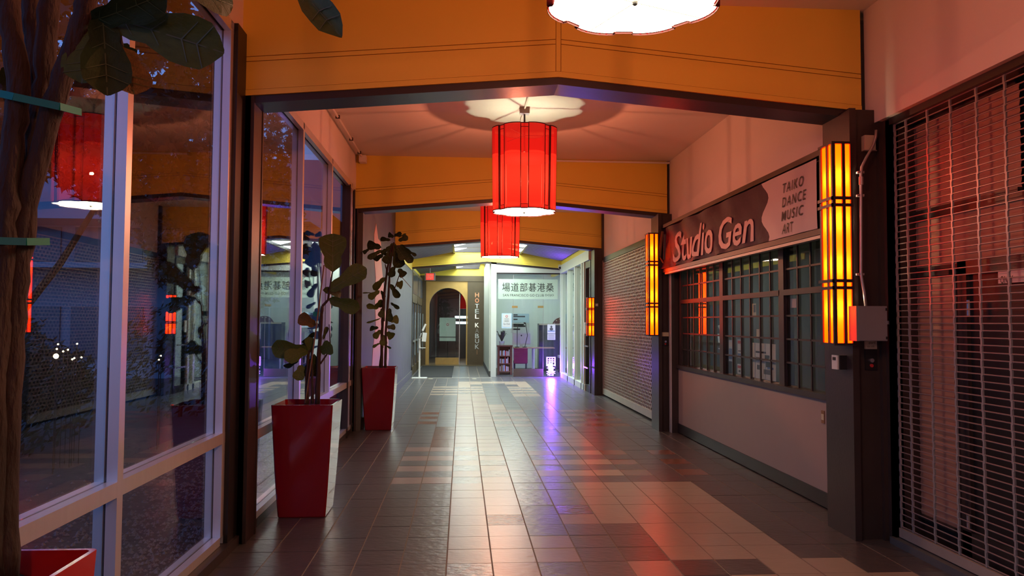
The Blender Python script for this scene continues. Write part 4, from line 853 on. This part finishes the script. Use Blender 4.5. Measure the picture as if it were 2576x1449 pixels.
# ================================================================== PLANTERS AND FIGS
def planter(cx, y0, lab, h=.93, wt=.50, wb=.385, mm='planter'):
    cy = y0 + wt / 2; t = thing('planter', (cx, cy, 0), lab, 'planter', 'tall square red planters')
    def ring(w, z, k=.012): q = w / 2; return [(cx - q + k, cy - q, z), (cx + q - k, cy - q, z), (cx + q, cy - q + k, z), (cx + q, cy + q - k, z), (cx + q - k, cy + q, z), (cx - q + k, cy + q, z), (cx - q, cy + q - k, z), (cx - q, cy - q + k, z)]
    def wz(z): return wb + (wt - wb) * (z / h) ** .8
    lv = [0, .01, .2, .4, .6, .8, h - .012, h]; rg = [ring(wz(z) - (.012 if z in (0,) else 0), z) for z in lv] + [ring(wt - .028, h), ring(wt - .05, h - .09)]
    m = MB(); vs = [v for r_ in rg for v in r_]; fs = []
    for i in range(len(rg) - 1):
        for k in range(8): fs.append((i * 8 + k, i * 8 + (k + 1) % 8, (i + 1) * 8 + (k + 1) % 8, (i + 1) * 8 + k))
    fs.append(tuple(reversed(range(8)))); m.add(vs, fs); m.build('body', M[mm], t)
    m = MB(); q = wt / 2 - .03; k = 9
    gr = [[(cx - q + 2 * q * i / k, cy - q + 2 * q * j / k, h - .075 + random.uniform(-.012, .018)) for i in range(k + 1)] for j in range(k + 1)]
    for j in range(k): m.strip(gr[j], gr[j + 1])
    m.build('soil', M['soil'], t)
    B(cx - .035, y0 + .055, .035, cx + .035, y0 + .0585, .041).build('maker_mark', M['conduit'], t)
    return t
planter(-1.31, 6.34, 'glossy dark red planter holding the fig beside the first left column')
planter(-1.24, 11.36, 'glossy dark red planter holding the bushy fig before the concrete wall')
planter(-1.345, 1.90, 'bright red planter with the tall taped fig at the near window', mm='planter_b')
# fiddle leaf: unit length along +Y, width 1 along X
def leaf_mesh(name, mm):
    m = MB(); prof = [(0, .03), (.04, .10), (.12, .25), (.25, .31), (.38, .30), (.5, .36), (.65, .47), (.78, .50), (.88, .43), (.95, .28), (1.0, .06)]
    rows = []
    for i, (y, w) in enumerate(prof):
        sag = -.16 * y * y
        rows.append([(w * s * (1 + .05 * math.sin(i * 2.1 + s * 3)), y, sag + (.10 * abs(s) + .02 * math.sin(i * 1.7 + s * 4)) * w * 2 * .6) for s in (-1, -.5, 0, .5, 1)])
    for a, b in zip(rows[:-1], rows[1:]): m.strip(a, b)
    o = len(m.f)
    for i in range(len(prof) - 1): pass
    rib = [Vector((0, y, -.16 * y * y + .006)) for y, w in prof]
    m2 = MB().strip([p + Vector((-.012, 0, 0)) for p in rib], [p + Vector((.012, 0, 0)) for p in rib])
    m.add(m2.v, m2.f, 1)
    for i in (2, 4, 6, 7):
        y, w = prof[i]
        for s in (-1, 1):
            a = Vector((0, y, -.16 * y * y + .007)); y2 = min(.98, y + .13); b = Vector((s * w * .82, y2, -.16 * y2 * y2 + .085 * w * 2 * .6 + .012)); d = Vector((0, .008, 0)); m.add([a - d, a + d, b + d * .5, b - d * .5], [(0, 1, 2, 3)], 1)
    m.sm = True; return m.mesh(name, [mm, M['rib']])
LM = {'leaf': leaf_mesh('leaf', M['leaf']), 'leafd': leaf_mesh('leaf_dark', M['leafd']), 'leafy': leaf_mesh('leaf_withered', M['leafy'])}
def leaf(parent, b, t, w, Y, dY=0, face=1, kind='leaf', roll=0):
    """b, t: base and tip pixels; w: blade width in pixels; dY: how far the tip is nearer(-) or farther(+)"""
    p = atY(b[0], b[1], Y); q = atY(t[0], t[1], Y + dY); d = q - p; L_ = d.length; yv = d.normalized()
    view = (CAM - p).normalized(); zv = (view - yv * view.dot(yv)).normalized(); xv = yv.cross(zv)
    c, s = math.cos(roll), math.sin(roll); xv, zv = c * xv + s * zv, c * zv - s * xv
    wm = w * 1.15 * Y / F
    mw = Matrix(((xv.x * wm, yv.x * L_, zv.x * L_, p.x), (xv.y * wm, yv.y * L_, zv.y * L_, p.y), (xv.z * wm, yv.z * L_, zv.z * L_, p.z), (0, 0, 0, 1)))
    return inst('leaf', LM[kind], parent, mw=mw)
def stem(parent, pts, Y, r, name='stem', mm='bark', n=8):
    q = [atY(x, y, Y + (dz if dz else 0)) for x, y, dz in [(p + (0,))[:3] for p in pts]]
    qq = []
    for a, b in zip(q[:-1], q[1:]):
        for k in range(6): qq.append(a.lerp(b, k / 6) + Vector((random.uniform(-.1, .1), random.uniform(-.1, .1), 0)) * (r if not isinstance(r, list) else r[0]))
    qq.append(q[-1]); rr = r if not isinstance(r, list) else [(r[0] + (r[1] - r[0]) * i / (len(qq) - 1)) * random.uniform(.9, 1.1) for i in range(len(qq))]
    return MB().tube(qq, rr, n).build(name, M[mm], parent, True)
# fig 1
PY = 6.60
f1 = thing('fiddle_leaf_fig', (-1.31, PY, .86), 'sparse fiddle leaf fig with a few large leaves beside the first left column', 'plant')
stem(f1, [(798, 1016), (802, 900), (806, 830), (811, 770)], PY, [.022, .013]); stem(f1, [(811, 770), (825, 755), (832, 710), (837, 682)], PY, [.012, .006])
stem(f1, [(772, 1016), (772, 950), (776, 890), (785, 850)], PY, [.019, .010]); stem(f1, [(786, 1016), (785, 940), (784, 880)], PY, [.014, .008]); stem(f1, [(806, 915), (822, 892), (831, 868), (828, 816)], PY, [.008, .004])
stem(f1, [(768, 1014), (794, 836), (815, 667)], PY - .06, .006, 'bamboo_cane', 'cane', 6); stem(f1, [(806, 830), (800, 815), (795, 815)], PY, .005)
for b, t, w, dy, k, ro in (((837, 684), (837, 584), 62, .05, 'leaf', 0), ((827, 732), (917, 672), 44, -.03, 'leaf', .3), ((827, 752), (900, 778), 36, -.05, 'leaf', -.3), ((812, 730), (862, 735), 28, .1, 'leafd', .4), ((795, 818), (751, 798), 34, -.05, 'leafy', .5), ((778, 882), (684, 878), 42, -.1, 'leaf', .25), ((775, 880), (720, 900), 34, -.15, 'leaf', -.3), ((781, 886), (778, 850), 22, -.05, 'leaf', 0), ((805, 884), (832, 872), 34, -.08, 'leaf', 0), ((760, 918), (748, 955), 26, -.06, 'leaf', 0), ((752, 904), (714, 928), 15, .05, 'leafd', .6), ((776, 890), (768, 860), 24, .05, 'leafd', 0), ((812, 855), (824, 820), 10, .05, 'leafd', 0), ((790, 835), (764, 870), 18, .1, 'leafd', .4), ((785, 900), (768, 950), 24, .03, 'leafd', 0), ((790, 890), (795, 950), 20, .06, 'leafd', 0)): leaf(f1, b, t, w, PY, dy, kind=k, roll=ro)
B(-1.275, PY - .03, 1.66, -1.225, PY + .03, 1.70).build('tie', M['tie'], f1)
# fig 2
PY = 11.62
f2 = thing('fiddle_leaf_fig', (-1.24, PY, .86), 'bushy dark fiddle leaf fig before the grey concrete wall', 'plant')
def q2(x, y): return (900 + x * .2759, 560 + y * .2759)
for pts, r_ in (([(215, 1330), (222, 1000), (235, 700), (270, 420), (310, 200)], [.026, .012]), ([(252, 1330), (256, 1000), (284, 600), (292, 420), (330, 180)], [.022, .012]), ([(240, 900), (245, 650), (262, 430), (250, 380)], [.012, .008]), ([(195, 1310), (212, 1180), (235, 1130)], .006), ([(330, 620), (372, 500), (380, 480)], .007)):
    stem(f2, [q2(*p) for p in pts], PY, r_)
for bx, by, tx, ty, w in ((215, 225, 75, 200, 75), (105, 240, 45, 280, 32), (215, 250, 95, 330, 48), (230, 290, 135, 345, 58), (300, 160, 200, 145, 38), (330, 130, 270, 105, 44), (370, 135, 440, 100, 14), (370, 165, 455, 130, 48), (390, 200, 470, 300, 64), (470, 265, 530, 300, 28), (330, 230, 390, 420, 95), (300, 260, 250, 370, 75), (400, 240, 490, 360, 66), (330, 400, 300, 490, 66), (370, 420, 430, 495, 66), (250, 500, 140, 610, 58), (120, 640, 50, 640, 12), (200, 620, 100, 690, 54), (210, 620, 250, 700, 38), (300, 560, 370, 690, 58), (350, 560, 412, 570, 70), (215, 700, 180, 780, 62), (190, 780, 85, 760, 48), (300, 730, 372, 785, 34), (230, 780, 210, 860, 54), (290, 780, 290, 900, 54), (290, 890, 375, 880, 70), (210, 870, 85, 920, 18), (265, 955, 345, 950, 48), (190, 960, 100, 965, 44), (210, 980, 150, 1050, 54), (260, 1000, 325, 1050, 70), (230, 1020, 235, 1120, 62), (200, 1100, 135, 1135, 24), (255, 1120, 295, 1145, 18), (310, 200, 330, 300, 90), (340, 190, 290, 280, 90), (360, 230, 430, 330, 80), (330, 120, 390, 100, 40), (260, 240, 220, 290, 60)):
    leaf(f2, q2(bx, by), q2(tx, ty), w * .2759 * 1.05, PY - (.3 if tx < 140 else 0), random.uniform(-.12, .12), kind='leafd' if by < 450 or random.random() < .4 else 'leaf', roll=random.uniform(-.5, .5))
MB().bar(atY(*q2(395, 490), PY), atY(*q2(485, 592), PY), .012, .008).build('dry_leaf_stalk', M['leafy'], f2)
# fig 3, near the camera
PY = 2.15
f3 = thing('fiddle_leaf_fig', (-1.34, PY, .86), 'tall fig with several rough trunks bound by green tape at the near window', 'plant')
for pts, r_ in (([(16, 1449), (20, 1100), (34, 800), (66, 520), (136, 260), (205, 60), (230, -60)], [.030, .027]), ([(0, 1449, .05), (0, 1000, .05), (26, 640, .05), (72, 400, .05), (112, 200, .05), (125, 0, .05), (128, -60, .05)], [.030, .026]), ([(-22, 1449, -.03), (-15, 1000, -.03), (8, 640, -.03), (30, 400, -.03), (48, 200, -.03), (20, 0, -.03), (8, -60, -.03)], [.032, .027]), ([(-35, 1449, .08), (-10, 760, .08), (46, 430, .08), (90, 240, .08), (80, 60, .08), (75, -60, .08)], [.03, .022])):
    stem(f3, pts, PY, r_, 'trunk', n=10)
def band(x0, y0, x1, y1, nm):
    a = atY(x0, y0, PY - .045); b = atY(x1, y1, PY - .045); mid = a.lerp(b, .5) + Vector((0, -.02, -.004)); MB().bar(a, mid, .020, .004, (0, 1, 0)).bar(mid, b, .020, .004, (0, 1, 0)).bar(b, b + Vector((.012, .09, .01)), .004, .02).build('tape', M['tie'], f3)
band(-60, 222, 150, 268, 'tape'); band(-60, 600, 66, 608, 'tape')
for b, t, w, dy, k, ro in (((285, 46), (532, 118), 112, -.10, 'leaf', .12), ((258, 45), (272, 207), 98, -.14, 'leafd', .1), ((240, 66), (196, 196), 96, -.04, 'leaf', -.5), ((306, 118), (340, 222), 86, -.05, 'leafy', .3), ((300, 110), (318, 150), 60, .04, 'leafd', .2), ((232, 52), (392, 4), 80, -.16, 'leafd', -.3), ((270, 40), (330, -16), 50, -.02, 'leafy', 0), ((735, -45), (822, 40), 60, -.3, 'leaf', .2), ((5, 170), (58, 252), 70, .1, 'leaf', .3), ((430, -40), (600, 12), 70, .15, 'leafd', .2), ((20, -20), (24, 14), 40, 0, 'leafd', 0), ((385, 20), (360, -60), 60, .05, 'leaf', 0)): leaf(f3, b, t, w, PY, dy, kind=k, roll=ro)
stem(f3, [(215, 20), (260, 42), (285, 48)], PY, .008); stem(f3, [(285, 48), (300, 80), (306, 118)], PY, .006); stem(f3, [(225, -30), (480, -60), (735, -45)], PY - .1, .008)

# ================================================================== GARDEN OUTSIDE THE LEFT GLASS
gd_ = B(-40, -20, -.25, -1.78, 45, -.06).build('ground', M['asph']); tag(gd_, 'dark garden ground outside the left windows', 'ground', kind='structure')
m = MB(); rnd = random.Random(3)
for i in range(9000):
    x = -1.82 - abs(rnd.gauss(0, .9)); y = rnd.uniform(-1, 11.3); r_ = rnd.uniform(.010, .026); a_ = rnd.uniform(0, 6.28); z = -.06 + rnd.uniform(0, .02)
    if min((x + 2.35) ** 2 + (y - 3.9) ** 2, (x + 2.75) ** 2 + (y - 3.5) ** 2, (x + 3.3) ** 2 + (y - 5.2) ** 2, (x + 4.3) ** 2 + (y - 7) ** 2, (x + 3.35) ** 2 + (y - 11) ** 2) < .15: continue
    ca, sa = math.cos(a_) * r_, math.sin(a_) * r_
    m.add([(x + ca, y + sa, z), (x - sa * .8, y + ca * .8, z), (x - ca, y - sa, z), (x + sa * .8, y - ca * .8, z), (x, y, z + r_ * .8)], [(0, 1, 4), (1, 2, 4), (2, 3, 4), (3, 0, 4)])
tag(m.build('gravel', M['pebble']), 'grey pebbles spread outside the left windows', 'gravel', kind='stuff')
for i, (x, y, r_, lab) in enumerate(((-2.35, 3.9, .26, 'pale rounded garden rock close to the near window'), (-2.75, 3.5, .2, 'smaller garden rock beside the pale rounded one'), (-3.3, 5.2, .3, 'low broad garden rock behind the gravel'))):
    o = MB().ball((x, y, .02), r_, 12, 8, (1.2, .9, .65)); rr = random.Random(i)
    for v in o.v: v += Vector((rr.uniform(-.03, .03), rr.uniform(-.03, .03), rr.uniform(-.03, .03)))
    tag(o.build('garden_rock', M['rock'], None, True), lab, 'rock', 'rocks in the garden')
def foliage(cs, nleaf, size, seed, star=False):
    rr = random.Random(seed); m = MB()
    for _ in range(nleaf):
        cx, cy, cz, rx, ry, rz = rr.choice(cs)
        while True:
            u = Vector((rr.uniform(-1, 1), rr.uniform(-1, 1), rr.uniform(-1, 1)))
            if u.length < 1: break
        u = u.normalized() * (u.length ** .5)
        p = Vector((cx + u.x * rx, cy + u.y * ry, cz + u.z * rz)); s = size * rr.uniform(.6, 1.3)
        ax = Vector((rr.gauss(0, 1), rr.gauss(0, 1), rr.gauss(0, 1))).normalized(); bx = ax.orthogonal().normalized()
        if star:
            vs = [p]; k = 5
            for i in range(2 * k): r_ = s * (1 if i % 2 == 0 else .38); a_ = math.pi * i / k; vs.append(p + r_ * (math.cos(a_) * bx + math.sin(a_) * ax.cross(bx)))
            m.add(vs, [(0, 1 + i, 1 + (i + 1) % (2 * k)) for i in range(2 * k)])
        else:
            c = ax.cross(bx); m.add([p - bx * s, p + c * s * .35, p + bx * s, p - c * s * .35], [(0, 1, 2, 3)])
    return m
def tree(loc, pts_list, cs, nleaf, size, lab, star, mm, seed):
    t = thing('garden_tree', loc, lab, 'tree')
    for pts, r0, r1 in pts_list: MB().tube([Vector(loc) + Vector(p) for p in pts], [r0 + (r1 - r0) * i / (len(pts) - 1) for i in range(len(pts))], 8).build('trunk' if r0 > .05 else 'branch', M['bark'], t, True)
    tag(foliage([(loc[0] + c[0], loc[1] + c[1], loc[2] + c[2], c[3], c[4], c[5]) for c in cs], nleaf, size, seed, star).build('foliage', M[mm], t), kind='stuff')
tree((-4.3, 7.0, -.06), [([(0, 0, 0), (.15, .1, 1.0), (0, .1, 2.0), (.3, 0, 3.2)], .10, .04), ([(.0, .1, 1.9), (-.5, .3, 2.6), (-1.0, .4, 3.2)], .045, .02), ([(.1, .05, 1.4), (.6, .2, 2.2), (1.0, .3, 3.0)], .045, .02)],
     [(.2, 0, 3.9, 1.7, 1.8, .9), (1.2, -1.2, 3.7, 1.2, 1.4, .8), (-1.0, .5, 3.3, 1.1, 1.2, .6), (1.3, .8, 3.3, 1.0, 1.3, .7)], 9500, .075, 'spreading maple tree outside the near window', True, 'maple', 1)
tree((-5.6, 15.2, -.06), [([(0, 0, 0), (.1, 0, 1.2), (-.1, .1, 2.4), (.1, .1, 3.6)], .11, .05)], [(0, 0, 3.9, 1.5, 1.5, .9), (.6, -.6, 3.2, 1.0, 1.0, .6)], 2600, .075, 'second maple tree farther along the garden', True, 'maple', 2)
def bush(loc, rx, ry, rz, n_, lab, seed):
    t = thing('shrub', loc, lab, 'shrub', 'clipped shrubs in the garden'); x, y, z = loc
    MB().tube([(x, y, z), (x + .05, y, z + rz)], .04, 6).build('stem', M['bark'], t)
    tag(foliage([(x, y, z + rz, rx, ry, rz), (x + rx * .4, y - ry * .3, z + rz * 1.2, rx * .6, ry * .6, rz * .6)], n_, .07, seed).build('foliage', M['shrub'], t), kind='stuff')
bush((-5.6, 9.8, -.06), 1.1, 1.0, .75, 2600, 'round clipped shrub behind the maple trunk', 4)
bush((-7.3, 11.6, -.06), 1.3, 1.1, 1.05, 2600, 'tall broad shrub in front of the far building', 5)
bush((-4.9, 13.6, -.06), 1.2, 1.2, 1.0, 2400, 'dark shrub beside the second maple', 6)
tree((-3.35, 11.0, -.06), [([(0, 0, 0), (.1, 0, 1.2), (-.1, .1, 2.6)], .09, .05)], [(0, 0, 2.9, 1.1, 1.2, 1.2), (-.2, .4, 4.2, 1.1, 1.2, .9)], 5000, .075, 'dense dark maple close to the concrete wall', True, 'maple', 12)
bush((-9.0, 9.5, -.06), 1.4, 1.2, .9, 2200, 'wide low shrub at the edge of the garden', 9)
for k, (px, py, Y) in enumerate(((141, 896, 8.6), (146, 866, 8.9), (143, 878, 8.7), (171, 880, 9.2), (159, 884, 9.0), (194, 865, 9.4), (187, 901, 9.1), (205, 899, 9.2), (182, 904, 9.0), (400, 905, 10.2), (405, 895, 10.4))):
    p = atY(px, py, Y); p.z = max(p.z, .02); r_ = .028 if k == 0 else .010
    o = thing('garden_light', (p.x, p.y, -.06), 'tiny warm light bulb on a stake among the garden shrubs' if k else 'brightest warm spotlight on a stake among the garden shrubs', 'lamp', 'garden lights'); MB().tube([(p.x, p.y, -.06), (p.x, p.y, p.z)], .006, 5).build('stake', M['black'], o); MB().ball((p.x, p.y, p.z), r_, 8, 5).build('bulb', M['warm'], o)
bd = thing('far_building', (-13, 23, 0), 'pale two storey building with blue reflecting windows across the garden', 'building')
B(-26, 22.5, -.2, -4.2, 30, 2.15).build('lower_wall', M['bldg'], bd); B(-26, 21.4, 3.05, -4.2, 22.6, 3.2).build('canopy', M['bldg'], bd); B(-26, 22.6, 2.15, -4.2, 30, 6.4).build('upper_wall', M['bldg'], bd); B(-26, 21.0, 4.35, -4.2, 30, 5.05).build('roof_slab', M['bldg'], bd)
for k in range(9):
    x = -25 + k * 2.3
    o = B(x, 22.55, 3.3, x + 1.9, 22.62, 4.3).build('upper_window', M['bldgd'], bd); B(x + .92, 22.52, 3.3, x + .98, 22.55, 4.3).build('window_bar', M['bldg'], o)
    o = B(x, 22.44, .5, x + 2.0, 22.52, 2.0).build('lower_window', M['bldgd'], bd); B(x + .97, 22.42, .5, x + 1.03, 22.44, 2.0).build('window_bar', M['bldg'], o)
